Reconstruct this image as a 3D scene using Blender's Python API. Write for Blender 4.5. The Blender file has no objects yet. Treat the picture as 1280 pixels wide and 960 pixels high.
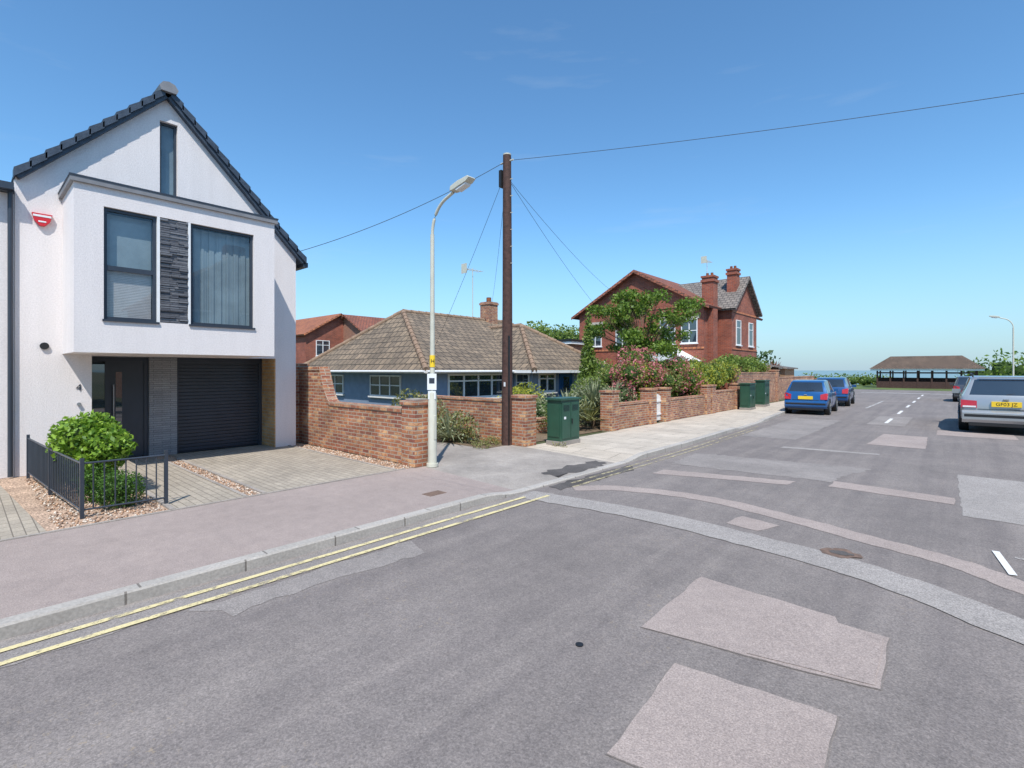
import bpy, math, random, bmesh
import numpy as np
from mathutils import Vector, Matrix
random.seed(7); rng=np.random.default_rng(7)
S=bpy.context.scene
COL=S.collection
RZ=-0.10   # road level

# ------------------------------------------------------------ materials
MATS={}
def newmat(name):
    m=bpy.data.materials.new(name); m.use_nodes=True
    nt=m.node_tree; b=nt.nodes['Principled BSDF']; MATS[name]=m
    return m,nt,b
def N(nt,t,**k):
    n=nt.nodes.new(t)
    for a,v in k.items():
        if a in n.inputs.keys(): n.inputs[a].default_value=v
        else: setattr(n,a,v)
    return n
def L(nt,a,b): nt.links.new(a,b)
def rgba(c): return (c[0],c[1],c[2],1)
def mixc(nt,fac,a,b,blend='MIX'):
    n=nt.nodes.new('ShaderNodeMix'); n.data_type='RGBA'; n.blend_type=blend
    for s,v in ((0,fac),(6,a),(7,b)):
        if hasattr(v,'links'): L(nt,v,n.inputs[s])
        elif s==0: n.inputs[0].default_value=v
        else: n.inputs[s].default_value=rgba(v)
    return n.outputs[2]
def ramp(nt,src,p0,p1,c0=(0,0,0),c1=(1,1,1)):
    r=nt.nodes.new('ShaderNodeValToRGB'); L(nt,src,r.inputs[0])
    r.color_ramp.elements[0].position=p0; r.color_ramp.elements[1].position=p1
    r.color_ramp.elements[0].color=rgba(c0); r.color_ramp.elements[1].color=rgba(c1)
    return r.outputs[0]
def noise(nt,vec,scale,detail=4,rough=.6):
    n=N(nt,'ShaderNodeTexNoise',Scale=scale,Detail=detail,Roughness=rough); L(nt,vec,n.inputs['Vector']); return n.outputs['Fac']
def bump(nt,b,h,strength=.3,dist=.01):
    n=N(nt,'ShaderNodeBump',Strength=strength,Distance=dist); L(nt,h,n.inputs['Height']); L(nt,n.outputs[0],b.inputs['Normal'])
def flat(name,c,rough=.6,metal=0,ns=6,na=.25,coat=0,bs=0):
    m,nt,b=newmat(name); tc=N(nt,'ShaderNodeTexCoord')
    f=noise(nt,tc.outputs['Object'],ns)
    d=tuple(x*(1-na) for x in c); e=tuple(min(1,x*(1+na)) for x in c)
    L(nt,ramp(nt,f,.3,.7,d,e),b.inputs['Base Color'])
    b.inputs['Roughness'].default_value=rough; b.inputs['Metallic'].default_value=metal
    b.inputs['Coat Weight'].default_value=coat
    if bs: bump(nt,b,noise(nt,tc.outputs['Object'],bs),.4,.01)
    return m
def render_mat(name,c):
    m,nt,b=newmat(name); tc=N(nt,'ShaderNodeTexCoord'); v=tc.outputs['Object']
    mp=N(nt,'ShaderNodeMapping'); L(nt,v,mp.inputs['Vector']); mp.inputs['Scale'].default_value=(3,3,.35)
    col=ramp(nt,noise(nt,mp.outputs[0],1.6,5,.6),.3,.7,tuple(x*.93 for x in c),c)
    col=mixc(nt,1.0,col,ramp(nt,noise(nt,v,40,3,.7),.3,.7,(.90,.90,.90),(1.05,1.05,1.05)),'MULTIPLY')
    L(nt,col,b.inputs['Base Color']); b.inputs['Roughness'].default_value=.92; bump(nt,b,noise(nt,v,70,3),.6,.012); return m
def aggregate(name,c,stain=.35,speck=.5,grain=90,big=.5,streak=False,hue=(1,1,1),stones=0):
    m,nt,b=newmat(name); tc=N(nt,'ShaderNodeTexCoord'); v=tc.outputs['Object']
    n1=noise(nt,v,big,6,.65); n2=noise(nt,v,grain,3,.75); n3=noise(nt,v,big*9,6,.8)
    lo=tuple(x*(1-stain) for x in c); hi=tuple(x*(1+stain)*h for x,h in zip(c,hue))
    col=ramp(nt,n1,.32,.68,lo,hi)
    col=mixc(nt,1.0,col,ramp(nt,n2,.3,.7,(1-speck,)*3,(1+speck,)*3),'MULTIPLY')
    col=mixc(nt,1.0,col,ramp(nt,n3,.25,.75,(.84,.84,.85),(1.13,1.12,1.11)),'MULTIPLY')
    if stones:
        vo=N(nt,'ShaderNodeTexVoronoi',Scale=grain*1.25); L(nt,v,vo.inputs['Vector'])
        col=mixc(nt,stones,col,mixc(nt,1.0,col,ramp(nt,vo.outputs['Color'],.1,.9,(.4,.4,.4),(1.8,1.76,1.7)),'MULTIPLY'))
    if streak:
        mp=N(nt,'ShaderNodeMapping'); L(nt,v,mp.inputs['Vector']); mp.inputs['Scale'].default_value=(2.2,.10,1); mp.inputs['Rotation'].default_value=(0,0,.05)
        ns=noise(nt,mp.outputs[0],1.6,6,.65)
        col=mixc(nt,1.0,col,ramp(nt,ns,.3,.7,(.84,.83,.84),(1.12,1.11,1.09)),'MULTIPLY')
        mp=N(nt,'ShaderNodeMapping'); L(nt,v,mp.inputs['Vector']); mp.inputs['Scale'].default_value=(9,1.6,1); mp.inputs['Rotation'].default_value=(0,0,-.5)
        ns=noise(nt,mp.outputs[0],2.0,8,.85)
        col=mixc(nt,1.0,col,ramp(nt,ns,.58,.74,(1,1,1),(1.25,1.22,1.18)),'MULTIPLY')
        ns=noise(nt,v,3.2,8,.9)
        col=mixc(nt,1.0,col,ramp(nt,ns,.30,.42,(.76,.76,.77),(1,1,1)),'MULTIPLY')
        fl=ramp(nt,noise(nt,v,26,4,.8),.60,.66); g2=ramp(nt,noise(nt,v,.7,3),.50,.62)
        mk=N(nt,'ShaderNodeMath'); mk.operation='MULTIPLY'; L(nt,fl,mk.inputs[0]); L(nt,g2,mk.inputs[1])
        mk2=N(nt,'ShaderNodeMath'); mk2.operation='MULTIPLY'; mk2.inputs[1].default_value=.7; L(nt,mk.outputs[0],mk2.inputs[0])
        col=mixc(nt,mk2.outputs[0],col,(.34,.27,.19))
    L(nt,col,b.inputs['Base Color']); b.inputs['Roughness'].default_value=.88
    b.inputs['Specular IOR Level'].default_value=.3
    bump(nt,b,n2,.6,.007); return m
def brick(name,c1,c2,mortar,bw=.225,bh=.075,ms=.009,bstr=.5,var=.35,rough=.85,off=.5,bias=0,third=None):
    m,nt,b=newmat(name); tc=N(nt,'ShaderNodeTexCoord'); uv=tc.outputs['UV']
    t=N(nt,'ShaderNodeTexBrick'); L(nt,uv,t.inputs['Vector'])
    t.inputs['Color1'].default_value=rgba(c1); t.inputs['Color2'].default_value=rgba(c2); t.inputs['Mortar'].default_value=rgba(mortar)
    t.inputs['Scale'].default_value=1; t.inputs['Brick Width'].default_value=bw; t.inputs['Row Height'].default_value=bh
    t.inputs['Mortar Size'].default_value=ms; t.inputs['Mortar Smooth'].default_value=.3; t.inputs['Bias'].default_value=bias; t.offset=off
    if third:
        L(nt,ramp(nt,noise(nt,uv,4.5,3,.7),.48,.58,c1,third),t.inputs['Color1'])
    n1=noise(nt,uv,1.1,6,.65); n2=noise(nt,uv,40,3)
    col=mixc(nt,1.0,t.outputs['Color'],ramp(nt,n1,.25,.75,(1-var,)*3,(1+var,)*3),'MULTIPLY')
    col=mixc(nt,1.0,col,ramp(nt,n2,.3,.7,(.8,.8,.8),(1.15,1.15,1.15)),'MULTIPLY')
    L(nt,col,b.inputs['Base Color']); b.inputs['Roughness'].default_value=rough
    inv=N(nt,'ShaderNodeMath'); inv.operation='SUBTRACT'; inv.inputs[0].default_value=1; L(nt,t.outputs['Fac'],inv.inputs[1])
    ad=N(nt,'ShaderNodeMath'); ad.operation='MULTIPLY_ADD'; ad.inputs[1].default_value=.3; L(nt,n2,ad.inputs[0]); L(nt,inv.outputs[0],ad.inputs[2])
    bump(nt,b,ad.outputs[0],bstr,.012); return m
def tiles(name,c1,c2,gap,bw=.3,bh=.28,var=.3,lichen=None):
    m,nt,b=newmat(name); tc=N(nt,'ShaderNodeTexCoord'); uv=tc.outputs['UV']
    t=N(nt,'ShaderNodeTexBrick'); L(nt,uv,t.inputs['Vector'])
    t.inputs['Color1'].default_value=rgba(c1); t.inputs['Color2'].default_value=rgba(c2); t.inputs['Mortar'].default_value=rgba(gap)
    t.inputs['Scale'].default_value=1; t.inputs['Brick Width'].default_value=bw; t.inputs['Row Height'].default_value=bh; t.inputs['Mortar Size'].default_value=.03
    t.inputs['Mortar Smooth'].default_value=.5
    n1=noise(nt,uv,.9,6,.7); n2=noise(nt,uv,9,5,.75)
    col=mixc(nt,1.0,t.outputs['Color'],ramp(nt,n1,.25,.75,(1-var,)*3,(1+var,)*3),'MULTIPLY')
    col=mixc(nt,1.0,col,ramp(nt,n2,.3,.7,(.62,.62,.62),(1.4,1.36,1.28)),'MULTIPLY')
    if lichen: col=mixc(nt,ramp(nt,noise(nt,uv,5,6,.8),.60,.68),col,lichen)
    L(nt,col,b.inputs['Base Color']); b.inputs['Roughness'].default_value=.85
    sp=N(nt,'ShaderNodeSeparateXYZ'); L(nt,uv,sp.inputs[0])
    d=N(nt,'ShaderNodeMath'); d.operation='DIVIDE'; d.inputs[1].default_value=bh; L(nt,sp.outputs[1],d.inputs[0])
    fr=N(nt,'ShaderNodeMath'); fr.operation='FRACT'; L(nt,d.outputs[0],fr.inputs[0])
    iv=N(nt,'ShaderNodeMath'); iv.operation='SUBTRACT'; iv.inputs[0].default_value=1; L(nt,fr.outputs[0],iv.inputs[1])
    bump(nt,b,iv.outputs[0],.9,.06); return m
def leafmat(name,dark,light,tr=.3):
    m,nt,b=newmat(name); g=N(nt,'ShaderNodeNewGeometry'); tc=N(nt,'ShaderNodeTexCoord')
    n1=noise(nt,tc.outputs['Object'],1.8,3)
    ad=N(nt,'ShaderNodeMath'); ad.operation='MULTIPLY_ADD'; ad.inputs[1].default_value=.5; L(nt,g.outputs['Random Per Island'],ad.inputs[0])
    hf=N(nt,'ShaderNodeMath'); hf.operation='MULTIPLY'; hf.inputs[1].default_value=.5; L(nt,n1,hf.inputs[0]); L(nt,hf.outputs[0],ad.inputs[2])
    col=ramp(nt,ad.outputs[0],.2,.8,dark,light)
    L(nt,col,b.inputs['Base Color']); b.inputs['Roughness'].default_value=.5
    t=N(nt,'ShaderNodeBsdfTranslucent'); L(nt,col,t.inputs[0]); mx=N(nt,'ShaderNodeMixShader'); mx.inputs[0].default_value=tr
    L(nt,b.outputs[0],mx.inputs[1]); L(nt,t.outputs[0],mx.inputs[2]); L(nt,mx.outputs[0],nt.nodes['Material Output'].inputs[0]); return m
def glass(name,tint=(.03,.045,.06),alpha=.5,rough=.02):
    m,nt,b=newmat(name); tc=N(nt,'ShaderNodeTexCoord')
    n=noise(nt,tc.outputs['Object'],1.5); L(nt,ramp(nt,n,.3,.7,tuple(x*.8 for x in tint),tuple(x*1.2 for x in tint)),b.inputs['Base Color'])
    b.inputs['Roughness'].default_value=rough; b.inputs['Specular IOR Level'].default_value=1.0; b.inputs['IOR'].default_value=1.75
    b.inputs['Alpha'].default_value=alpha
    bump(nt,b,noise(nt,tc.outputs['Object'],2.0,1),.02,.02); return m
def paintline(name,c,lo,hi):
    m,nt,b=newmat(name); tc=N(nt,'ShaderNodeTexCoord'); v=tc.outputs['Object']
    n1=noise(nt,v,6,7,.85); n2=noise(nt,v,60,3)
    L(nt,ramp(nt,n2,.3,.7,tuple(x*.8 for x in c),c),b.inputs['Base Color']); b.inputs['Roughness'].default_value=.7
    L(nt,ramp(nt,n1,lo,hi),b.inputs['Alpha']); return m

asph=aggregate('asphalt',(.212,.189,.178),.12,.34,85,.35,True,stones=.22)
asph_l=aggregate('asphalt_faded',(.262,.236,.220),.14,.34,85,.8,stones=.22)
asph_d=aggregate('asphalt_dark',(.105,.095,.09),.3,.45,80,.8)
seal=aggregate('bitumen_joint',(.20,.178,.165),.2,.3,60,1)
patch_p=aggregate('patch_pink',(.345,.288,.262),.09,.30,95,1.2,stones=.22)
patch_g=aggregate('patch_grey',(.315,.290,.272),.10,.38,90,1.2,stones=.3)
pave_p=aggregate('pavement_tarmac',(.330,.272,.247),.08,.26,95,.6,stones=.15)
conc=aggregate('concrete',(.50,.44,.37),.13,.22,60,.7)
conc_g=aggregate('concrete_grey',(.33,.295,.262),.25,.3,70,.8)
gravelm=aggregate('gravel',(.42,.30,.22),.3,.9,45,3)
kerbm=brick('kerb_stone',(.38,.35,.315),(.44,.405,.365),(.18,.16,.14),.9,1.0,.010,.3,.2)
lawnm=aggregate('lawn',(.08,.09,.04),.4,.5,30,.6)
groundm=aggregate('earth',(.11,.11,.06),.3,.4,8,.1)
grassm=aggregate('grass',(.11,.15,.045),.3,.4,12,.3)
paversm=brick('block_pavers',(.40,.345,.275),(.33,.285,.23),(.17,.145,.115),.2,.1,.006,.4,.2)
slabm=brick('paving_slabs',(.53,.46,.38),(.485,.42,.345),(.26,.22,.18),.9,.6,.010,.3,.22)
render_w=render_mat('white_render',(.82,.765,.745))
stone=brick('slate_cladding',(.095,.10,.118),(.19,.195,.21),(.02,.02,.025),.28,.036,.003,1.0,.4,.6)
stone_l=brick('slate_cladding_light',(.26,.265,.275),(.34,.345,.355),(.08,.08,.09),.3,.045,.003,.8,.25,.6)
brick_y=brick('brick_buff',(.62,.38,.17),(.52,.28,.12),(.46,.40,.30))
brick_o=brick('brick_orange_red',(.43,.165,.075),(.25,.085,.055),(.38,.31,.24),.225,.075,.011,var=.45,third=(.62,.36,.18))
brick_r=brick('brick_red',(.38,.095,.048),(.25,.06,.035),(.27,.19,.15),.225,.075,.008)
brick_far=brick('brick_terrace',(.34,.15,.09),(.28,.12,.08),(.3,.25,.2))
anth=flat('anthracite',(.037,.047,.064),.35,0,3,.1)
anth_t=flat('roof_slate_blue',(.045,.062,.088),.5,0,8,.3,0,30)
lead=flat('lead_grey',(.22,.22,.23),.5,0,5,.15)
tile_b=tiles('bungalow_tiles',(.245,.185,.13),(.155,.12,.088),(.05,.04,.03),.33,.34,.35,(.34,.29,.18))
tile_o=tiles('orange_tiles',(.44,.16,.07),(.34,.12,.06),(.14,.06,.04),.25,.2)
tile_s=tiles('slate_tiles',(.23,.20,.18),(.17,.15,.14),(.07,.065,.06),.3,.25)
tile_r=tiles('red_brown_tiles',(.32,.105,.06),(.22,.08,.05),(.09,.045,.035),.25,.2)
tile_sh=tiles('shelter_tiles',(.17,.115,.08),(.12,.085,.06),(.05,.035,.03),.25,.2)
blue_w=flat('blue_painted_wall',(.22,.29,.40),.8,0,4,.1,0,60)
white_p=flat('white_paint',(.80,.80,.79),.45,0,6,.04)
cream=flat('cream_blind',(.72,.73,.73),.8,0,10,.06)
curtain=flat('curtain',(.36,.48,.53),.9,0,2,.2)
room=flat('dark_room',(.05,.065,.08),.9,0,2,.3)
gl=glass('window_glass',(.05,.09,.13),.38)
gld=glass('window_glass_dark',(.03,.045,.06),.95)
carglass=glass('car_glass',(.02,.025,.03),.97)
galv=flat('lamp_column_paint',(.56,.55,.46),.5,0,5,.08)
wood_d=flat('creosoted_timber',(.070,.034,.026),.8,0,12,.4,0,50)
wood=flat('fence_timber',(.30,.18,.10),.8,0,12,.3,0,50)
cab=flat('cabinet_green',(.024,.080,.050),.4,0,4,.15)
cab_d=flat('cabinet_trim',(.012,.04,.028),.5,0,4,.15)
blackm=flat('black_plastic',(.015,.015,.016),.5,0,4,.2)
rust=flat('cast_iron_cover',(.17,.11,.08),.8,0,20,.3,0,60)
tyre=flat('tyre_rubber',(.02,.02,.02),.8,0,10,.2)
alloy=flat('alloy',(.45,.46,.47),.35,.7,10,.1)
silver=flat('silver_paint',(.38,.395,.405),.32,.5,3,.04,.8)
bluep=flat('blue_paint',(.010,.095,.28),.3,.25,3,.05,.8)
bluep2=flat('blue_paint_dark',(.015,.08,.23),.3,.25,3,.05,.8)
greyp=flat('grey_paint',(.07,.075,.085),.3,.3,3,.05,.8)
redl=flat('tail_lamp_red',(.45,.012,.012),.2,0,20,.15,1)
redp=flat('alarm_red',(.55,.02,.03),.4,0,4,.05)
yel=flat('plate_yellow',(.85,.58,.03),.5,0,6,.05)
signw=flat('sign_white',(.75,.77,.78),.4,0,6,.05)
wire_m=flat('cable',(.03,.035,.04),.6,0,4,.1)
bark=flat('bark',(.14,.095,.06),.9,0,14,.35,0,40)
soil=aggregate('soil',(.18,.13,.085),.3,.5,40,1)
lf_hedge=leafmat('leaves_laurel',(.07,.17,.012),(.34,.52,.06))
lf_box=leafmat('leaves_box',(.03,.09,.008),(.12,.25,.03))
lf_tree=leafmat('leaves_tree',(.05,.115,.012),(.25,.37,.05),.4)
lf_dark=leafmat('leaves_dark',(.020,.055,.012),(.085,.15,.03))
lf_mid=leafmat('leaves_mid',(.08,.15,.02),(.31,.40,.08),.4)
lf_yel=leafmat('leaves_yellow',(.28,.33,.03),(.58,.55,.08),.4)
lf_red=leafmat('flowers_pink',(.50,.09,.13),(.78,.34,.32),.4)
lf_cord=leafmat('leaves_bronze',(.16,.05,.03),(.36,.14,.08))
lf_grey=leafmat('leaves_greygreen',(.14,.17,.08),(.42,.44,.26))
lf_olive=leafmat('leaves_olive',(.11,.13,.03),(.36,.35,.13))
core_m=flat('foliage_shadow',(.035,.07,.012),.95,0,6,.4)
yl=paintline('yellow_line_paint',(.74,.63,.34),.37,.50)
yl2=paintline('yellow_line_faded',(.62,.53,.32),.43,.60)
wl=paintline('white_line_paint',(.80,.78,.75),.33,.45)
wl2=paintline('white_line_worn',(.68,.65,.61),.40,.55)

# ------------------------------------------------------------ mesh builder
class MB:
    def __init__(s): s.v=[];s.f=[];s.m=[];s.mats=[];s.sm=[]
    def mi(s,m):
        if m not in s.mats: s.mats.append(m)
        return s.mats.index(m)
    def face(s,pts,m,sm=False):
        i=len(s.v); s.v+= [tuple(p) for p in pts]; s.f.append(tuple(range(i,i+len(pts)))); s.m.append(s.mi(m)); s.sm.append(sm)
    def idx(s,verts,faces,m,sm=False):
        i=len(s.v); s.v+=[tuple(p) for p in verts]; k=s.mi(m)
        for f in faces: s.f.append(tuple(j+i for j in f)); s.m.append(k); s.sm.append(sm)
    def box(s,x0,x1,y0,y1,z0,z1,m):
        x0,x1=sorted((x0,x1)); y0,y1=sorted((y0,y1)); z0,z1=sorted((z0,z1))
        v=[(x0,y0,z0),(x1,y0,z0),(x1,y1,z0),(x0,y1,z0),(x0,y0,z1),(x1,y0,z1),(x1,y1,z1),(x0,y1,z1)]
        s.idx(v,[(0,3,2,1),(4,5,6,7),(0,1,5,4),(1,2,6,5),(2,3,7,6),(3,0,4,7)],m)
    def extr(s,pts,vec,m,sm=False):
        n=len(pts); a=[Vector(p) for p in pts]; v=Vector(vec)
        nn=(a[1]-a[0]).cross(a[2]-a[0])
        if nn.dot(v)>0: a=a[::-1]
        b=[p+v for p in a]
        s.idx(a+b,[tuple(range(n)),tuple(range(2*n-1,n-1,-1))]+[(i,n+i,n+(i+1)%n,(i+1)%n) for i in range(n)],m,sm)
    def yz(s,poly,x0,x1,m): s.extr([(x0,y,z) for y,z in poly],(x1-x0,0,0),m)
    def xz(s,poly,y0,y1,m): s.extr([(x,y0,z) for x,z in poly],(0,y1-y0,0),m)
    def slab(s,pts,t,m):
        a=[Vector(p) for p in pts]; n=(a[1]-a[0]).cross(a[2]-a[0]).normalized()
        if n.z<0: n=-n
        s.extr(a,-n*t,m)
    def tube(s,pts,rad,m,seg=8,cap=True):
        pts=[Vector(p) for p in pts]
        if not hasattr(rad,'__len__'): rad=[rad]*len(pts)
        rings=[]
        for i,p in enumerate(pts):
            t=(pts[min(i+1,len(pts)-1)]-pts[max(i-1,0)]).normalized()
            r=Vector((0,0,1)) if abs(t.z)<.9 else Vector((1,0,0))
            a=t.cross(r).normalized(); b=a.cross(t).normalized()
            rings.append([p+(a*math.cos(2*math.pi*k/seg)+b*math.sin(2*math.pi*k/seg))*rad[i] for k in range(seg)])
        v=[q for r in rings for q in r]; f=[]
        for i in range(len(pts)-1):
            for k in range(seg):
                f.append((i*seg+k,i*seg+(k+1)%seg,(i+1)*seg+(k+1)%seg,(i+1)*seg+k))
        s.idx(v,f,m,True)
        if cap:
            s.face(rings[0][::-1],m); s.face(rings[-1],m)
    def build(s,name,parent=None,off=(0,0,0),bevel=0,sharp=None):
        me=bpy.data.meshes.new(name); o=Vector(off)
        vv=[(p[0]-o.x,p[1]-o.y,p[2]-o.z) for p in s.v]
        me.from_pydata(vv,[],s.f)
        for m in s.mats: me.materials.append(m)
        me.polygons.foreach_set('material_index',s.m); me.polygons.foreach_set('use_smooth',s.sm)
        uv=me.uv_layers.new(name='UVMap'); data=np.zeros(len(me.loops)*2)
        for p in me.polygons:
            n=p.normal
            if abs(n.z)>.97: t=Vector((1,0,0)); b=Vector((0,1,0))
            else:
                t=Vector((-n.y,n.x,0)).normalized(); b=n.cross(t)
            for li in p.loop_indices:
                c=s.v[me.loops[li].vertex_index]; c=Vector(c); data[2*li]=c.dot(t); data[2*li+1]=c.dot(b)
        uv.data.foreach_set('uv',data); me.update()
        if sharp: me.set_sharp_from_angle(angle=math.radians(sharp))
        ob=bpy.data.objects.new(name,me); COL.objects.link(ob)
        if parent: ob.parent=parent
        else: ob.location=o
        if bevel:
            md=ob.modifiers.new('bevel','BEVEL'); md.width=bevel; md.segments=2; md.limit_method='ANGLE'
        return ob
def E(name,loc,rz=0):
    e=bpy.data.objects.new(name,None); e.location=loc; e.rotation_euler=(0,0,rz); e.empty_display_size=.3; COL.objects.link(e); return e
def text(body,parent,loc,rot,size,m,name,ext=.002):
    c=bpy.data.curves.new(name,'FONT'); c.body=body; c.size=size; c.extrude=ext; c.align_x='CENTER'; c.align_y='CENTER'
    c.materials.append(m); o=bpy.data.objects.new(name,c); o.location=loc; o.rotation_euler=rot; o.parent=parent; COL.objects.link(o); return o
FE=(math.pi/2,0,math.pi/2)
FS=(math.pi/2,0,0)
def leaves(mb,clumps,n,size,mat,shell=.5,flat_=0):
    w=np.array([(c[3]*c[4]*c[5])**(2/3) for c in clumps]); w/=w.sum()
    ci=rng.choice(len(clumps),n,p=w); C=np.array(clumps)[ci]
    d=rng.normal(size=(n,3)); d/=np.linalg.norm(d,axis=1)[:,None]
    r=shell+(1.18-shell)*rng.random(n)**.7
    P=C[:,:3]+d*r[:,None]*C[:,3:6]
    a=rng.normal(size=(n,3))+d*.3; a/=np.linalg.norm(a,axis=1)[:,None]
    t=np.cross(a,rng.normal(size=(n,3))); t/=np.linalg.norm(t,axis=1)[:,None]; b=np.cross(a,t)
    s=size*(.6+.7*rng.random(n))[:,None]
    V=np.stack([P-t*s,P-b*s*.5,P+t*s,P+b*s*.5],1).reshape(-1,3)
    V[:,2]=np.maximum(V[:,2],.004)
    mb.idx([tuple(x) for x in V],[(4*i,4*i+1,4*i+2,4*i+3) for i in range(n)],mat)
def blob(mb,c,mat,k=.8,seg=10):
    x,y,z,rx,ry,rz=c; vs=[];fs=[]
    for i in range(seg+1):
        th=math.pi*i/seg
        for j in range(seg*2):
            ph=math.pi*j/seg; q=k*(1+.12*math.sin(3*ph+x*7)*math.sin(4*th+y*5))
            vs.append((x+rx*q*math.sin(th)*math.cos(ph),y+ry*q*math.sin(th)*math.sin(ph),z+rz*q*math.cos(th)))
    w=seg*2
    for i in range(seg):
        for j in range(w): fs.append((i*w+j,i*w+(j+1)%w,(i+1)*w+(j+1)%w,(i+1)*w+j))
    mb.idx(vs,fs,mat,True)
def bush(name,clumps,n,size,mat,core=True,extra=None):
    c=clumps[0]; off=(c[0],c[1],0); mb=MB()
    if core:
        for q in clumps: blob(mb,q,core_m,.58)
    leaves(mb,clumps,n,size,mat)
    if extra:
        for (cl,nn,sz,mt) in extra: leaves(mb,cl,nn,sz,mt,1.02)
    return mb.build(name,None,off)
def spiky(name,x,y,z0,n,ln,mat,w=.03):
    mb=MB()
    for i in range(n):
        a=random.uniform(0,6.28); e=random.uniform(.15,1.4); l=ln*random.uniform(.7,1.1)
        d=Vector((math.cos(a)*math.cos(e),math.sin(a)*math.cos(e),math.sin(e))); s=Vector((-math.sin(a),math.cos(a),0))*w
        p=Vector((x,y,z0)); q=p+d*l*.6; t=p+d*l-Vector((0,0,l*.25*math.cos(e)))
        mb.face([p-s,p+s,q+s*.8,q-s*.8],mat); mb.face([q-s*.8,q+s*.8,t],mat)
    if z0>.5: mb.tube([(x,y,0),(x,y,z0)],.07,bark,8)
    return mb.build(name,None,(x,y,z0))

# ------------------------------------------------------------ ground
def sheet(name,polys,m,z):
    mb=MB()
    for p in polys: mb.face([(x,y,z) for x,y in p],m)
    return mb.build(name)
def rect(x0,x1,y0,y1): return [(x0,y0),(x1,y0),(x1,y1),(x0,y1)]
sheet('ground',[rect(-3000,3000,-3000,80)],groundm,-.14)
KT=[(-30,-4.95),(12,-4.95),(20,-5.2),(26,-5.7),(34,-6.1),(52,-6.6)]
def kx(y): return float(np.interp(y,[a for a,_ in KT],[b for _,b in KT]))
def dz(y):
    def s(a,b,t): t=max(0,min(1,(t-a)/(b-a))); return t*t*(3-2*t)
    return -.075*s(5.0,5.7,y)*(1-s(9.0,9.8,y)) -.06*s(16,16.7,y)*(1-s(19,19.8,y))
ys=[-30+i*1.0 for i in range(83)]
mb=MB()
for a,b in zip(ys[:-1],ys[1:]):
    mb.face([(kx(a),a,RZ),(2.5,a,RZ),(2.5,b,RZ),(kx(b),b,RZ)],asph)
mb.face([(-80,52,RZ),(80,52,RZ),(80,60,RZ),(-80,60,RZ)],asph)
mb.build('road')
mb=MB(); 
for i in range(-20,20): mb.face([(i*20,80,-.14),(i*20+20,80,-.14),(i*20+20,84,-6),(i*20,84,-6)],groundm)
mb.build('cliff')
m,nt,b=newmat('sea_water'); tc=N(nt,'ShaderNodeTexCoord')
L(nt,ramp(nt,noise(nt,tc.outputs['Object'],.004,4),.3,.7,(.17,.27,.29),(.22,.32,.33)),b.inputs['Base Color']); b.inputs['Roughness'].default_value=.5
bump(nt,b,noise(nt,tc.outputs['Object'],.25,6,.7),.6,.6)
mb=MB(); mb.face([(-40000,83,-6),(40000,83,-6),(40000,60000,-6),(-40000,60000,-6)],m); mb.build('sea')
sheet('coastal_grass',[rect(-80,80,60,80)],grassm,-.09)
sheet('lawn',[rect(-60,-7.5,-20,52)],lawnm,-.012)
def strip(name,y0,y1,xb,mat,step=.25,z=0):
    mb=MB(); n=max(1,int(round((y1-y0)/step))); 
    for i in range(n):
        a=y0+(y1-y0)*i/n; b=y0+(y1-y0)*(i+1)/n
        mb.face([(xb,a,z),(kx(a)-.13,a,dz(a)+z),(kx(b)-.13,b,dz(b)+z),(xb,b,z)],mat)
    return mb.build(name)
strip('pavement',-12,5.75,-7.4,pave_p)
strip('driveway_crossing',5.75,8.8,-7.4,conc_g)
strip('pavement',8.8,52,-7.5,slabm)
mb=MB(); y=-12.0
while y<52:
    a,b=y,y+.25
    ka,kb=kx(a),kx(b); za,zb=dz(a)+.006,dz(b)+.006
    mb.face([(ka-.13,a,za),(ka-.015,a,za),(kb-.015,b,zb),(kb-.13,b,zb)],kerbm)
    mb.face([(ka-.015,a,za),(ka,a,za-.015),(kb,b,zb-.015),(kb-.015,b,zb)],kerbm)
    mb.face([(ka,a,za-.015),(ka,a,RZ-.02),(kb,b,RZ-.02),(kb,b,zb-.015)],kerbm)
    y+=.25
mb.build('kerb')
mb=MB(); mb.box(2.5,2.63,-12,52,RZ-.02,.006,kerbm); mb.build('kerb')
sheet('pavement',[rect(2.63,5,-12,52)],pave_p,0)
sheet('lawn',[rect(5,60,-20,52)],lawnm,-.012)
def jit(poly,d=.04,seg=.12):
    out=[]
    for i in range(len(poly)):
        a=Vector(poly[i]+(0,)) ; b=Vector(poly[(i+1)%len(poly)]+(0,)); l=(b-a).length; k=max(1,int(l/seg))
        for j in range(k):
            p=a+(b-a)*j/k; out.append((p.x+random.uniform(-d,d)*.5,p.y+random.uniform(-d,d)*.5))
    return out
K=1.056
def rp(pts): return [(x*K,y*K) for x,y in pts]
def patch(name,poly,m,z=.004,d=.03,joint=False): 
    mb=MB(); P=jit(poly,d)
    if joint:
        cx=sum(p[0] for p in P)/len(P); cy=sum(p[1] for p in P)/len(P)
        Q=[]
        for x,y in P:
            l=math.hypot(x-cx,y-cy); k=(l+.007)/l; Q.append((cx+(x-cx)*k,cy+(y-cy)*k,RZ+.0035))
        mb.face(Q,seal); z=max(z,.006)
    mb.face([(x,y,RZ+z) for x,y in P],m); return mb.build(name)
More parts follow.
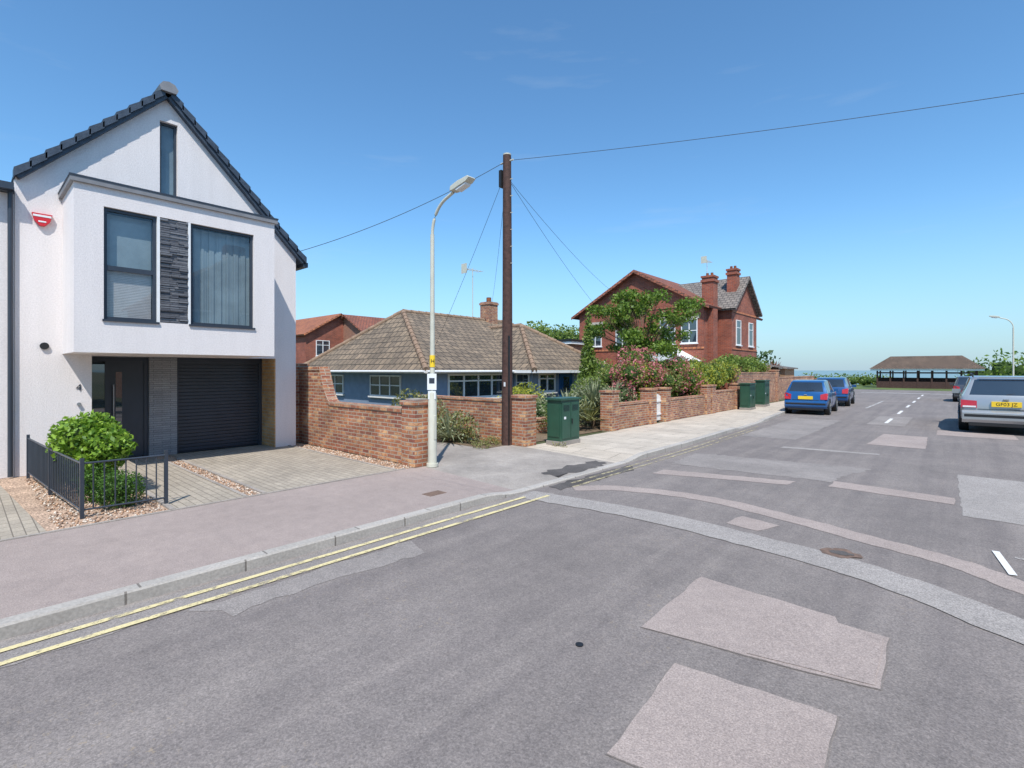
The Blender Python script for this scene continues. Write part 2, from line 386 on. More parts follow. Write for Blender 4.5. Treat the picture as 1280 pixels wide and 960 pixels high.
def band(name,pts,w,m,z):
    mb=MB(); P=[Vector((x*K,y*K,RZ+z)) for x,y in pts]; Q=[]
    for i in range(len(P)-1):
        p0=P[max(i-1,0)];p1=P[i];p2=P[i+1];p3=P[min(i+2,len(P)-1)]
        for t in np.linspace(0,1,14,endpoint=False):
            Q.append(.5*((2*p1)+(-p0+p2)*t+(2*p0-5*p1+4*p2-p3)*t*t+(-p0+3*p1-3*p2+p3)*t**3))
    Q.append(P[-1]); l=[];r=[]; wob=0
    for i,q in enumerate(Q):
        t=(Q[min(i+1,len(Q)-1)]-Q[max(i-1,0)]).normalized(); n=Vector((-t.y,t.x,0)); wob=wob*.8+random.uniform(-.012,.012)
        ww=w/2*(1+random.uniform(-.05,.05)); l.append(q+n*(ww+wob)); r.append(q-n*(ww-wob))
    for i in range(len(Q)-1): mb.face([r[i],r[i+1],l[i+1],l[i]],m)
    return mb.build(name)
patch('road_repair',[(-4.93,-6),(-4.52,-6),(-4.50,0),(-4.55,5.9),(-4.93,6.0)],asph_l,.003,.06)
patch('road_repair',[(-4.46,1.2),(-4.15,1.4),(-4.1,3.2),(-4.48,3.3)],asph_l,.003,.10)
patch('road_repair',[(-4.3,9.6),(-1.6,9.8),(-1.2,11.6),(-4.4,11.2)],asph_l,.003,.1)
patch('road_repair',[(-4.6,15),(-3.2,15.1),(-3.2,22),(-4.7,22)],asph_l,.003,.1)
band('road_trench',[(-4.3,6.2),(-3.92,6.56),(-3.2,6.85),(-2.383,6.90),(-.949,6.48),(-.08,6.17),(.45,5.8),(1.3,5.1)],.32,patch_p,.004)
band('road_trench',[(-4.6,5.45),(-4.05,5.52),(-2.58,5.62),(-.79,5.41),(.35,4.84),(1.3,4.2)],.46,patch_g,.007)
patch('road_repair',rp([(-1.62,3.16),(-1.1,3.25),(-.31,3.42),(-.33,4.12),(-.62,4.13),(-.64,4.22),(-1.64,4.27)]),patch_p,.006,.018,True)
patch('road_repair',rp([(-.98,3.30),(-.34,3.44),(-.36,4.09),(-.65,4.10),(-1.0,4.20)]),patch_p,.0095,.018)
patch('road_repair',rp([(-1.2,2.0),(-.42,2.2),(-.45,3.02),(-1.27,2.9)]),patch_p,.006,.018,True)
patch('road_repair',rp([(-2.0,5.98),(-1.62,5.90),(-1.5,6.28),(-1.95,6.38)]),patch_p,.004)
patch('road_repair',rp([(-3.9,8.0),(-1.95,8.6),(-1.9,8.95),(-3.9,8.45)]),patch_p,.004)
patch('road_repair',rp([(-1.45,8.9),(-.02,8.8),(.0,9.25),(-1.45,9.4)]),patch_p,.004)
patch('road_repair',rp([(.06,8.2),(2.2,8.0),(2.2,11.2),(.02,11.4)]),patch_g,.004)
patch('road_repair',rp([(-1.6,14.6),(-.5,14.6),(-.55,17.2),(-1.5,17.3)]),patch_p,.004)
patch('road_repair',rp([(-3.0,12.6),(-1.2,12.9),(-1.2,13.1),(-3.0,12.9)]),patch_g,.004)
patch('road_repair',rp([(-.4,18),(1.2,18),(1.2,19.4),(-.4,19.4)]),patch_p,.004)
patch('road_repair',rp([(-2.2,20),(-1.2,20),(-1.2,24),(-2.2,24)]),asph_l,.004)
patch('tarmac_repair',[(-4.9,6.4),(-4.6,6.35),(-4.55,8.6),(-4.8,8.9)],asph_d,.0065,.12)
mb=MB(); mb.face([(x,y,.004+dz(y)*max(0,(x+7.4))/2.3) for x,y in jit([(-5.6,7.0),(-5.15,6.9),(-5.12,8.6),(-5.5,8.7)],.15)],asph_d); mb.build('tarmac_repair')
mb=MB(); P_=jit([(-1.02,5.93),(-.80,5.90),(-.70,6.08),(-.86,6.18),(-1.03,6.1)],.09,.05)
mb.face([(x,y,RZ+.010) for x,y in P_],rust)
c=(-.86,6.03); mb.face([(c[0]+(x-c[0])*.6,c[1]+(y-c[1])*.45,RZ+.013) for x,y in P_],asph_d); mb.build('pothole')
mb=MB(); mb.tube([(-1.92,2.84,RZ-.01),(-1.92,2.84,RZ+.006)],.028,blackm,16); mb.build('valve_cover')
mb=MB(); mb.box(-5.72,-5.52,4.45,4.75,-.01,.004,rust); mb.build('inspection_cover')
def pline(name,off,w,y0,y1,m):
    mb=MB(); y=y0; z=RZ+.0105
    while y<y1:
        a,b=y,min(y+.5,y1); mb.face([(kx(a)+off,a,z),(kx(a)+off+w,a,z),(kx(b)+off+w,b,z),(kx(b)+off,b,z)],m); y+=.5
    mb.build(name)
pline('yellow_line',.17,.06,-8,5.6,yl); pline('yellow_line',.38,.06,-8,5.9,yl)
pline('yellow_line',.17,.055,6.8,18,yl2); pline('yellow_line',.34,.055,6.6,17,yl2)
patch('road_marking',rp([(.265,6.78),(.32,6.79),(.40,6.1),(.345,6.08)]),wl,.0105,.0)
patch('road_marking',rp([(.42,6.66),(.8,6.61),(.8,6.635),(.42,6.69)]),wl2,.0105,.0)
for i,y in enumerate([22,27,32,37,42,47]):
    patch('centre_line',[(-1.9,y),(-1.79,y),(-1.79,y+2.2),(-1.9,y+2.2)],wl,.009,0)
patch('road_marking',[(-6,51.3),(2,51.3),(2,51.6),(-6,51.6)],wl,.009,0)
patch('road_marking',[(-3.35,30),(-3.25,30),(-3.25,38),(-3.35,38)],wl2,.009,0)

# ------------------------------------------------------------ modern house number 4
HX=-11.7; ho=(HX,2.8,0); H=E('white_rendered_house',ho)
def roofz(y): return 4.98+(y-.62)*(7.22-4.98)/(2.77-.62) if y<2.77 else 7.22-(y-2.77)*(7.22-4.50)/(5.37-2.77)
mb=MB(); t=.25; X0=HX-t
def wp(y0,y1,zb): 
    pts=[(y0,zb),(y1,zb),(y1,roofz(y1))]
    if y0<2.77<y1: pts.append((2.77,7.22))
    pts.append((y0,roofz(y0))); mb.yz(pts,X0,HX,render_w)
wp(.64,1.63,0); wp(1.63,2.665,2.05); wp(2.965,4.9,2.05); wp(4.9,5.37,0)
mb.yz([(2.665,2.05),(2.965,2.05),(2.965,5.2),(2.665,5.2)],X0,HX,render_w)
mb.yz([(2.665,6.72),(2.965,6.72),(2.965,roofz(2.965)),(2.77,7.22),(2.665,roofz(2.665))],X0,HX,render_w)
mb.box(-20,X0,.64,.89,0,4.96,render_w); mb.box(-20,X0,5.12,5.37,0,4.45,render_w); mb.box(-20.25,-20,.64,5.37,0,4.4,render_w)
mb.box(-20,-12.75,.9,5.1,2.2,2.3,render_w)
RX=-12.4
mb.box(RX-.3,RX,1.3,1.63,0,2.4,render_w)
mb.box(RX-.3,RX-.05,1.63,4.9,2.04,2.4,render_w)
mb.build('walls',H,ho)
mb=MB(); mb.box(X0-.6,HX-.003,4.88,4.902,0,2.05,brick_y); mb.box(RX,HX-.003,1.6,1.632,0,2.05,stone_l)
mb.box(RX-.1,RX+.05,2.63,3.12,0,2.05,stone_l); mb.build('entrance_cladding',H,ho)
mb=MB(); z=.04
mb.box(RX-.25,RX-.08,3.12,4.88,0,2.05,anth)
while z<2.0:
    mb.box(RX-.08,RX-.05,3.15,4.86,z,z+.058,anth); z+=.075
mb.box(RX-.08,RX-.02,3.12,3.17,0,2.03,anth); mb.box(RX-.08,RX-.02,4.82,4.88,0,2.03,anth); mb.box(RX-.08,RX-.01,3.12,4.88,1.95,2.05,anth)
mb.build('garage_door',H,ho,.004)
mb=MB()
mb.box(RX-.15,RX-.08,1.63,2.63,0,2.04,room)
mb.box(RX-.08,RX-.02,1.63,1.70,0,2.04,anth); mb.box(RX-.08,RX-.02,2.56,2.63,0,2.04,anth); mb.box(RX-.08,RX-.02,1.70,2.56,1.96,2.04,anth)
mb.box(RX-.08,RX-.025,1.93,1.99,0,1.96,anth)
mb.box(RX-.08,RX-.05,1.99,2.56,.03,1.96,anth)
mb.box(RX-.05,RX-.046,2.1,2.2,.4,1.75,gld); mb.box(RX-.05,RX-.042,1.70,1.93,.1,1.9,gld)
mb.tube([(RX-.01,2.06,.5),(RX-.01,2.06,1.5)],.014,alloy,8); mb.box(RX-.05,RX-.01,2.05,2.07,.6,.62,alloy); mb.box(RX-.05,RX-.01,2.05,2.07,1.38,1.40,alloy)
mb.build('front_door',H,ho)
BX=-10.4; B0,B1=1.23,4.33; mb=MB(); zt=4.47; zb=2.62
mb.box(BX-.22,BX,B0,B1,2.07,zb,render_w); mb.box(BX-.22,BX,B0,B1,zt,4.78,render_w)
mb.box(BX-.22,BX,B0,1.6,zb,zt,render_w); mb.box(BX-.22,BX,3.93,B1,zb,zt,render_w)
mb.box(HX+.002,BX-.22,B0,B0+.2,2.07,4.78,render_w); mb.box(HX+.002,BX-.22,B1-.2,B1,2.07,4.78,render_w)
mb.box(HX+.002,BX-.22,B0+.2,B1-.2,2.07,2.2,render_w)
mb.build('bay_walls',H,ho)
mb=MB(); mb.box(HX+.003,BX+.05,B0-.05,B1+.05,4.78,4.86,lead); mb.box(HX+.003,BX+.06,B0-.06,B1+.06,4.86,4.885,anth)
mb.build('bay_roof',H,ho)
mb=MB(); mb.box(BX-.2,BX-.04,2.37,2.80,zb,zt,stone)
for i in range(45):
    z=zb+.01+i*(zt-zb-.02)/45
    y=2.37
    while y<2.79:
        w=random.uniform(.12,.3); y2=min(2.798,y+w); dd=random.uniform(-.028,.012)
        if y2-y>.02: mb.box(BX-.05,BX+dd,y,y2-.002,z,z+.037,stone)
        y=y2
mb.build('stone_panel',H,ho)
def win(mb,y0,y1,z0,z1,x,bars=(),fr=.05,mat=anth,g=gl):
    mb.box(x-.06,x,y0,y1,z0,z0+fr,mat); mb.box(x-.06,x,y0,y1,z1-fr,z1,mat)
    mb.box(x-.06,x,y0,y0+fr,z0+fr,z1-fr,mat); mb.box(x-.06,x,y1-fr,y1,z0+fr,z1-fr,mat)
    for (a,b,c,d) in bars: mb.box(x-.055,x-.004,a,b,c,d,mat)
    mb.face([(x-.035,y0+fr,z0+fr),(x-.035,y1-fr,z0+fr),(x-.035,y1-fr,z1-fr),(x-.035,y0+fr,z1-fr)],g)
mb=MB()
win(mb,1.6,2.33,zb,zt,BX-.05,[(1.65,2.28,3.44,3.52)],.05)
win(mb,2.84,3.93,zb,zt,BX-.05,[],.045)
win(mb,2.665,2.965,5.2,6.72,HX-.08,[],.04)
mb.box(BX-.1,BX,2.33,2.37,zb,zt,white_p); mb.box(BX-.1,BX-.002,2.80,2.84,zb,zt,white_p)
mb.box(BX-.08,BX+.03,1.58,2.36,zb-.03,zb+.002,anth); mb.box(BX-.08,BX+.03,2.81,3.95,zb-.03,zb+.002,anth)
mb.build('windows',H,ho)
mb=MB()
z=zb+.06
while z<3.44: mb.box(BX-.17,BX-.14,1.66,2.27,z,z+.022,cream); z+=.027
mb.box(BX-.2,BX-.19,1.65,2.28,3.5,4.4,curtain)
for i in range(24):
    y=2.89+i*.043; dd=.012*math.sin(i*1.9); mb.box(BX-.205+dd,BX-.195+dd,y,y+.0425,zb+.05,4.42,curtain)
mb.box(HX+.3,HX+.31,1.45,4.12,2.25,4.7,room)
mb.box(HX-.2,HX-.19,2.6,3.0,5.1,6.8,curtain)
mb.build('blinds',H,ho)
mb=MB(); xa,xb=-20.4,HX+.16
mb.slab([(xb-.04,.62,5.04),(xb-.04,2.77,7.30),(xa,2.77,7.30),(xa,.62,5.04)],.1,anth_t)
mb.slab([(xb-.04,2.77,7.30),(xb-.04,5.55,7.30-2.78*1.046),(xa,5.55,7.30-2.78*1.046),(xa,2.77,7.30)],.1,anth_t)
for (ya,za,yb,zb2,n) in ((.62,5.04,2.72,7.27,11),(5.56,4.39,2.82,7.27,13)):
    for i in range(n):
        t0=i/n; t1=(i+1.12)/n
        y0=ya+(yb-ya)*t0; y1=ya+(yb-ya)*min(t1,1); z0=za+(zb2-za)*t0; z1=za+(zb2-za)*min(t1,1)
        up=.06
        mb.yz([(y0,z0-.06),(y1,z1-.09),(y1,z1+up-.025),(y0,z0+up+.03)],HX-.1,xb,anth_t)
mb.yz([(2.64,7.24),(2.90,7.24),(2.93,7.32),(2.87,7.41),(2.77,7.44),(2.67,7.41),(2.61,7.32)],HX-.5,xb+.05,lead)
mb.build('roof',H,ho)
mb=MB(); mb.tube([(HX+.06,.585,4.8),(HX+.06,.585,.02)],.034,anth,10)
mb.box(HX-8,HX+.1,5.5,5.62,4.25,4.36,anth)
mb.build('gutters',H,ho)
mb=MB(); mb.extr([(HX+.003,.84,4.46),(HX+.003,1.10,4.46),(HX+.003,1.07,4.33),(HX+.003,1.0,4.25),(HX+.003,.94,4.25),(HX+.003,.87,4.33)],(.06,0,0),redp)
mb.box(HX+.063,HX+.068,.855,1.085,4.40,4.435,signw); mb.box(HX+.063,HX+.068,.92,1.02,4.31,4.335,signw)
mb.build('alarm_box',H,ho,.006)
mb=MB(); mb.tube([(HX,1.0,2.2),(HX+.04,1.0,2.2)],.06,blackm,16); mb.tube([(HX,1.45,1.18),(HX+.05,1.45,1.18)],.03,alloy,12)
mb.build('vent',H,ho)
text('4',H,(.012,1.45-2.8,1.47),FE,.17,anth,'house_number')

no=(HX,-3,0); NB=E('white_rendered_house',no); mb=MB()
mb.box(-20,HX-.02,-6,.635,0,4.72,render_w); mb.build('walls',NB,no)
mb=MB(); mb.box(-20,HX+.12,-6.1,.63,4.725,4.80,anth); mb.box(HX+.12,HX+.22,-6.1,.62,4.74,4.85,anth); mb.build('roof',NB,no)
mb=MB(); win(mb,-3.5,-1.5,.9,2.2,HX+.03,[],.05,anth,gld); mb.build('windows',NB,no)

sheet('gravel_bed',[rect(-12.4,-7.4,-6,5.62)],gravelm,-.004)
sheet('block_paving',[rect(-12.35,-7.42,1.86,2.68)],paversm,.006)
sheet('block_paving',[rect(-12.35,-7.42,2.98,5.18)],paversm,.006)
sheet('block_paving',[[(-11.7,-6),(-7.42,-6),(-7.42,.66),(-11.7,.4)]],paversm,.006)
mb=MB()
for (a,b) in ((1.80,1.86),(2.68,2.73),(2.93,2.98),(5.18,5.23)): mb.box(-11.7,-7.42,a,b,-.02,.022,conc_g)
mb.box(-7.44,-7.39,-6,5.4,-.02,.012,conc_g); mb.build('edging')
mb=MB(); 
gm=[flat('pebble_a',(.48,.30,.19),.8,0,9,.3),flat('pebble_b',(.60,.51,.42),.8,0,9,.3),flat('pebble_c',(.26,.17,.12),.8,0,9,.3)]
areas=[(-11.5,-7.45,.74,1.78,1700),(-11.4,-7.45,2.735,2.925,500),(-11.6,-7.45,5.24,5.6,800)]
oct_f=[(0,2,4),(2,1,4),(1,3,4),(3,0,4),(2,0,5),(1,2,5),(3,1,5),(0,3,5)]
for (x0,x1,y0,y1,n) in areas:
    for i in range(n):
        x=random.uniform(x0,x1);y=random.uniform(y0,y1); r=random.uniform(.010,.022); a=r*random.uniform(.7,1.3); q=random.uniform(0,3)
        cq,sq=math.cos(q),math.sin(q)
        mb.idx([(x-r*cq,y-r*sq,.005),(x+r*cq,y+r*sq,.005),(x+a*sq,y-a*cq,.005),(x-a*sq,y+a*cq,.005),(x,y,.005+r*.8),(x,y,-.01)],oct_f,gm[random.randrange(3)],True)
mb.build('gravel_pebbles')
def rail(mb,a,b):
    a=Vector(a);b=Vector(b);l=(b-a).length;n=int(l/.095);u=Vector((0,0,1))
    mb.tube([a+u*.66,b+u*.66],.014,anth,6); mb.tube([a+u*.10,b+u*.10],.012,anth,6)
    for i in range(1,n): p=a+(b-a)*i/n; mb.tube([p+u*.10,p+u*.66],.008,anth,6)
mb=MB(); rail(mb,(-11.4,.78,0),(-9.6,.88,0)); rail(mb,(-9.6,.88,0),(-7.83,1.0,0)); rail(mb,(-7.83,1.0,0),(-7.78,1.84,0))
for p in ((-11.4,.78),(-9.6,.88),(-7.83,1.0),(-7.78,1.84)): mb.box(p[0]-.02,p[0]+.02,p[1]-.02,p[1]+.02,0,.72,anth)
mb.build('metal_railing',None,(-7.83,1,0))
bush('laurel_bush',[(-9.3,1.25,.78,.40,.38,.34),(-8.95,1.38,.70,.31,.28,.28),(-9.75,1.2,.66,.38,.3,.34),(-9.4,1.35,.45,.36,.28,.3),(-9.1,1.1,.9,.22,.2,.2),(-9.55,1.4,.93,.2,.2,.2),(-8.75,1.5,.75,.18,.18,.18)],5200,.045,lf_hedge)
bush('box_ball',[(-8.15,1.42,.22,.25,.25,.22)],3600,.016,lf_box)
bush('box_ball',[(-8.72,1.28,.24,.20,.20,.24)],2600,.018,lf_box)
bush('shrub',[(-10.6,1.2,.3,.4,.3,.35)],1500,.035,lf_mid)

# ------------------------------------------------------------ brick boundary walls
def coping(mb,x0,x1,y0,y1,z,m=brick_o): mb.box(x0-.03,x1+.03,y0-.03,y1+.03,z,z+.075,m)
wo=(-9.8,5.73,0); mb=MB()
cv=[(-11.05+.5*s,1.78-.80*math.sin(math.pi/2*s)) for s in np.linspace(.1,1,10)]
prof=[(-12.1,0),(-12.1,1.78),(-11.05,1.78)]+cv+[(-7.75,.98),(-7.75,0)]
mb.xz(prof,5.64,5.86,brick_o)
top=[(-12.1,1.78),(-11.05,1.78)]+cv+[(-7.75,.98)]
for (a,b) in zip(top[:-1],top[1:]): mb.xz([a,b,(b[0],b[1]+.085),(a[0],a[1]+.085)],5.62,5.88,brick_o)
mb.box(-7.75,-7.35,5.56,5.96,0,1.14,brick_o); coping(mb,-7.75,-7.35,5.56,5.96,1.14)
mb.box(-7.70,-7.40,5.61,5.91,1.216,1.25,conc_g)
mb.box(-12.5,-12.1,5.5,5.9,0,1.95,brick_o)
mb.build('brick_garden_wall',None,wo,.006)
mb=MB(); mb.box(-11.6,-7.95,8.9,9.12,0,1.0,brick_o); mb.box(-11.6,-7.95,8.88,9.14,1.0,1.075,brick_o)
mb.box(-7.95,-7.45,8.8,9.2,0,1.12,brick_o); coping(mb,-7.95,-7.45,8.8,9.2,1.12)
mb.build('brick_garden_wall',None,(-9,9,0),.006)
def wall(y0,y1,z,x=-7.65,name='brick_garden_wall',m=brick_o,piers=True,pz=1.12,half=.11):
    mb=MB(); a,b=(y0+.2,y1-.2) if piers else (y0,y1)
    mb.box(x-half,x+half,a,b,-.02,z,m); mb.box(x-half-.02,x+half+.02,a,b,z,z+.07,m)
    if piers:
        for y in (y0,y1): mb.box(x-.2,x+.2,y-.2,y+.2,-.02,pz,m); mb.box(x-.23,x+.23,y-.23,y+.23,pz,pz+.07,m)
    return mb.build(name,None,(x,(y0+y1)/2,0),.006)
wall(9.4,12.7,.35,-8.9,piers=False)
wall(12.9,15.4,.72); wall(16.5,20.3,.72); wall(20.9,24.0,.85)
wall(24.4,31.5,1.62,-7.8,pz=1.75); wall(31.95,44,1.3,-8.2)
mb=MB()
for i in range(9): mb.box(-7.68,-7.65,15.65+i*.09,15.70+i*.09,.06,.85+.12*math.sin(i/8*math.pi),white_p)
mb.box(-7.65,-7.62,15.62,16.42,.25,.31,white_p); mb.box(-7.65,-7.62,15.62,16.42,.7,.76,white_p); mb.build('picket_gate',None,(-7.65,16,0))
mb=MB()
for i in range(60): mb.box(-8.12,-8.10,24.5+i*.12,24.5+i*.12+.11,1.6,2.0+.02*random.random(),wood)
for i in range(5): mb.box(-8.1,-8.03,24.5+i*1.75,24.6+i*1.75,0,2.1,wood)
mb.build('timber_fence',None,(-8.1,28,0))

# ------------------------------------------------------------ bungalow
bo=(-17,15,0); BG=E('blue_bungalow',bo)
mb=MB(); mb.box(-22,-13.45,10.75,22,0,1.72,blue_w); mb.box(-14,-12.45,15.15,20.4,0,1.715,blue_w); mb.build('walls',BG,bo)
mb=MB()
A=[(-22.4,10.3,1.80),(-13,10.3,1.80),(-13,22.6,1.80),(-22.4,22.6,1.80)]
a1=(-18.3,13.2,4.4); a2=(-18.3,20,4.4)
mb.face([A[0],A[1],a1],tile_b); mb.face([A[1],A[2],a2,a1],tile_b); mb.face([A[2],A[3],a2],tile_b); mb.face([A[3],A[0],a1,a2],tile_b)
b0=(-12,14.7,1.80); b1=(-12,20.8,1.80); bp=(-15.3,17.75,3.9); bq=(-18.2,17.75,3.9)
mb.face([b0,b1,bp],tile_b); mb.face([b0,bp,bq,(-13.4,14.7,1.8)],tile_b); mb.face([b1,(-13.4,20.8,1.8),bq,bp],tile_b)
mb.build('roof',BG,bo)
mb=MB(); 
rb=flat('ridge_tile',(.27,.18,.12),.85,0,6,.3,0,20)
def ridge(p,q):
    p=Vector(p);q=Vector(q);n=int((q-p).length/.42)
    for i in range(n):
        a=p+(q-p)*i/n; b=p+(q-p)*(i+.96)/n; mb.tube([a,b],[.115,.095],rb,8)
for p,q in ((A[0],a1),(A[1],a1),(a1,a2),(A[2],a2),(b0,bp),(b1,bp),(bp,bq)): ridge(p,q)
mb.build('ridge_tiles',BG,bo)
mb=MB()
mb.box(-22.4,-13.07,10.28,10.36,1.68,1.79,white_p); mb.box(-13.06,-12.98,10.3,14.67,1.68,1.79,white_p); mb.box(-12.06,-11.98,14.7,20.8,1.68,1.79,white_p); mb.box(-13.4,-12.07,14.68,14.74,1.68,1.79,white_p)
mb.box(-13.06,-12.98,20.8,22.6,1.68,1.79,white_p)
mb.box(-22.3,-13.07,10.37,10.8,1.70,1.725,white_p); mb.box(-13.5,-13.07,10.81,14.66,1.70,1.725,white_p); mb.box(-12.5,-12.07,14.75,20.7,1.70,1.725,white_p)
mb.tube([(-12.94,10.3,1.74),(-12.94,14.6,1.74)],.045,white_p,6); mb.tube([(-22.4,10.23,1.74),(-13,10.23,1.74)],.045,white_p,6)
mb.build('fascia',BG,bo)
def winE(mb,x,y0,y1,z0,z1,nb=2,fm=white_p,g=gld,top=True,f=.05):
    mb.box(x,x+.05,y0,y1,z0,z0+f,fm); mb.box(x,x+.05,y0,y1,z1-f,z1,fm)
    for i in range(nb+1):
        y=y0+(y1-y0-f)*i/nb; mb.box(x,x+.048,y,y+f,z0+f,z1-f,fm)
    if top: mb.box(x,x+.044,y0+f,y1-f,z0+(z1-z0)*.68,z0+(z1-z0)*.68+f*.8,fm)
    mb.face([(x+.02,y0,z0),(x+.02,y1,z0),(x+.02,y1,z1),(x+.02,y0,z1)],g)
    mb.box(x,x+.1,y0-.05,y1+.05,z0-.06,z0-.001,fm)
def winS(mb,y,x0,x1,z0,z1,nb=2,fm=white_p,g=gld,top=True,f=.05):
    mb.box(x0,x1,y-.05,y,z0,z0+f,fm); mb.box(x0,x1,y-.05,y,z1-f,z1,fm)
    for i in range(nb+1):
        x=x0+(x1-x0-f)*i/nb; mb.box(x,x+f,y-.048,y,z0+f,z1-f,fm)
    if top: mb.box(x0+f,x1-f,y-.044,y,z0+(z1-z0)*.5,z0+(z1-z0)*.5+f*.8,fm)
    mb.face([(x0,y-.02,z0),(x1,y-.02,z0),(x1,y-.02,z1),(x0,y-.02,z1)],g)
    mb.box(x0-.05,x1+.05,y-.1,y,z0-.06,z0-.001,fm)
mb=MB()
winE(mb,-13.45,11.6,14.6,.75,1.66,4,f=.07); winE(mb,-12.45,15.5,16.6,.9,1.66,2,f=.07); winE(mb,-12.45,18.2,20.0,.75,1.66,3,f=.07)
winS(mb,15.15,-13.3,-12.6,.9,1.66,1); winS(mb,10.75,-21,-19,.8,1.6,3); winS(mb,10.75,-17,-15,.8,1.6,3)
mb.box(-12.45,-12.4,16.9,17.8,0,1.66,bluep); mb.box(-12.4,-12.39,17.15,17.55,.9,1.5,gld)
mb.build('windows',BG,bo)
mb=MB(); mb.box(-18.6,-17.95,18.3,18.95,3.9,5.35,brick_o); mb.box(-18.64,-17.91,18.26,18.99,5.2,5.3,brick_o)
mb.tube([(-18.28,18.62,5.35),(-18.28,18.62,5.6)],.13,tile_o,10); mb.build('chimney',BG,bo)
def aerial(name,x,y,z0,z1,par=None,off=None,yag=True,s=1):
    mb=MB(); mb.tube([(x,y,z0),(x,y,z1)],.022*s,galv,6)
    mb.tube([(x-.1,y-.6*s,z1-.1),(x+.1,y+.6*s,z1-.1)],.014*s,galv,5)
    for i in range(7): q=(i-3)/3*.55*s; mb.tube([(x-.25*s,y+q,z1-.1),(x+.25*s,y+q,z1-.1)],.01*s,galv,5)
    mb.box(x-.2*s,x+.2*s,y-.62*s,y-.6*s,z1-.35*s,z1+.15*s,galv)
    return mb.build(name,par,off if off else (x,y,z0))
aerial('tv_aerial',-18.75,17.9,4.2,7.1)

# ------------------------------------------------------------ red brick house
ro=(-14.7,32,0); RH=E('red_brick_house',ro)
mb=MB(); GS=28.1
mb.box(-19,-10.6,GS+.01,38,-.1,5.55,brick_r)
mb.xz([(-19,5.55),(-10.6,5.55),(-14.8,7.9)],GS+.01,GS+.3,brick_r)
mb.box(-14,-9.75,30.2,35,-.1,5.5,brick_r); mb.yz([(30.2,5.5),(35,5.5),(32.6,7.45)],-10,-9.75,brick_r)
mb.build('walls',RH,ro)
mb=MB()
mb.slab([(-19.45,GS-.3,5.38),(-14.8,GS-.3,8.0),(-14.8,38.2,8.0),(-19.45,38.2,5.38)],.14,tile_r)
mb.slab([(-14.8,GS-.3,8.0),(-10.2,GS-.3,5.42),(-10.2,38.2,5.42),(-14.8,38.2,8.0)],.14,tile_r)
mb.slab([(-9.45,29.9,5.4),(-9.45,32.6,7.6),(-15,32.6,7.6),(-15,29.9,5.4)],.14,tile_s)
mb.slab([(-9.45,32.6,7.6),(-9.45,35.3,5.4),(-15,35.3,5.4),(-15,32.6,7.6)],.14,tile_s)
mb.build('roof',RH,ro)
mb=MB()
mb.extr([(-19.45,GS-.33,5.2),(-19.45,GS-.33,5.36),(-14.8,GS-.33,7.98),(-14.8,GS-.33,7.8)],(0,.025,0),tile_r)
mb.extr([(-10.2,GS-.33,5.24),(-10.2,GS-.33,5.4),(-14.8,GS-.33,7.98),(-14.8,GS-.33,7.8)],(0,.025,0),tile_r)
mb.box(-19.02,-10.58,GS-.03,GS+.01,3.0,3.12,tile_o); mb.box(-19.02,-10.58,GS-.02,GS+.01,5.45,5.55,tile_r)
mb.box(-9.75,-9.72,30.2,35,5.2,5.32,tile_o); mb.box(-9.75,-9.72,30.2,35,3.0,3.12,tile_o)
mb.build('trim',RH,ro)
mb=MB()
for x in (-18.2,-16.2,-13.2,-11.9): winS(mb,GS,x,x+.95,3.35,4.75,2); mb.box(x-.1,x+1.05,GS-.03,GS,4.76,4.95,conc)
for x in (-18.2,-16.0): winS(mb,GS,x,x+1.2,.8,2.4,2)
for y in (28.9,30.9,33.3): winE(mb,-10.6 if y<30 else -9.75,y,y+.85,3.3,4.8,1); winE(mb,-10.6 if y<30 else -9.75,y,y+.85,.9,2.3,1)
mb.build('windows',RH,ro)
mb=MB()
def chim(x0,x1,y0,y1,z0,z1,m=brick_r):
    mb.box(x0,x1,y0,y1,z0,z1,m); mb.box(x0-.06,x1+.06,y0-.06,y1+.06,z1-.35,z1-.22,m); mb.box(x0-.05,x1+.05,y0-.05,y1+.05,z1-.1,z1+.01,m)
    for k in range(2):
        cx=x0+(x1-x0)*(.3+.4*k); mb.tube([(cx,(y0+y1)/2,z1),(cx,(y0+y1)/2,z1+.2)],.08,tile_o,8)
chim(-10.9,-10.25,28.6,29.3,5.6,7.2); chim(-10.4,-9.85,31.3,31.9,6,7.95); chim(-18.6,-17.9,33,33.7,5.2,7.5)
mb.box(-10.598,-10.25,28.6,29.3,0,5.6,brick_r)
mb.build('chimneys',RH,ro)
mb=MB(); mb.box(-13.6,-10.9,26.2,26.25,0,.8,brick_r)
for i in range(7): x=-13.6+i*.44; mb.box(x,x+.07,26.2,26.27,.8,2.3,white_p)
mb.face([(-13.6,26.22,.8),(-10.9,26.22,.8),(-10.9,26.22,2.3),(-13.6,26.22,2.3)],gld)
mb.xz([(-13.7,2.3),(-10.8,2.3),(-12.25,3.1)],26.18,26.27,white_p)
mb.slab([(-13.8,26.1,2.3),(-12.25,26.1,3.15),(-12.25,28.1,3.15),(-13.8,28.1,2.3)],.06,white_p)
mb.slab([(-12.25,26.1,3.15),(-10.7,26.1,2.3),(-10.7,28.1,2.3),(-12.25,28.1,3.15)],.06,white_p)
mb.build('conservatory',RH,ro)
aerial('aerial',-10.75,29,7.1,8.2,RH,ro,s=.8)

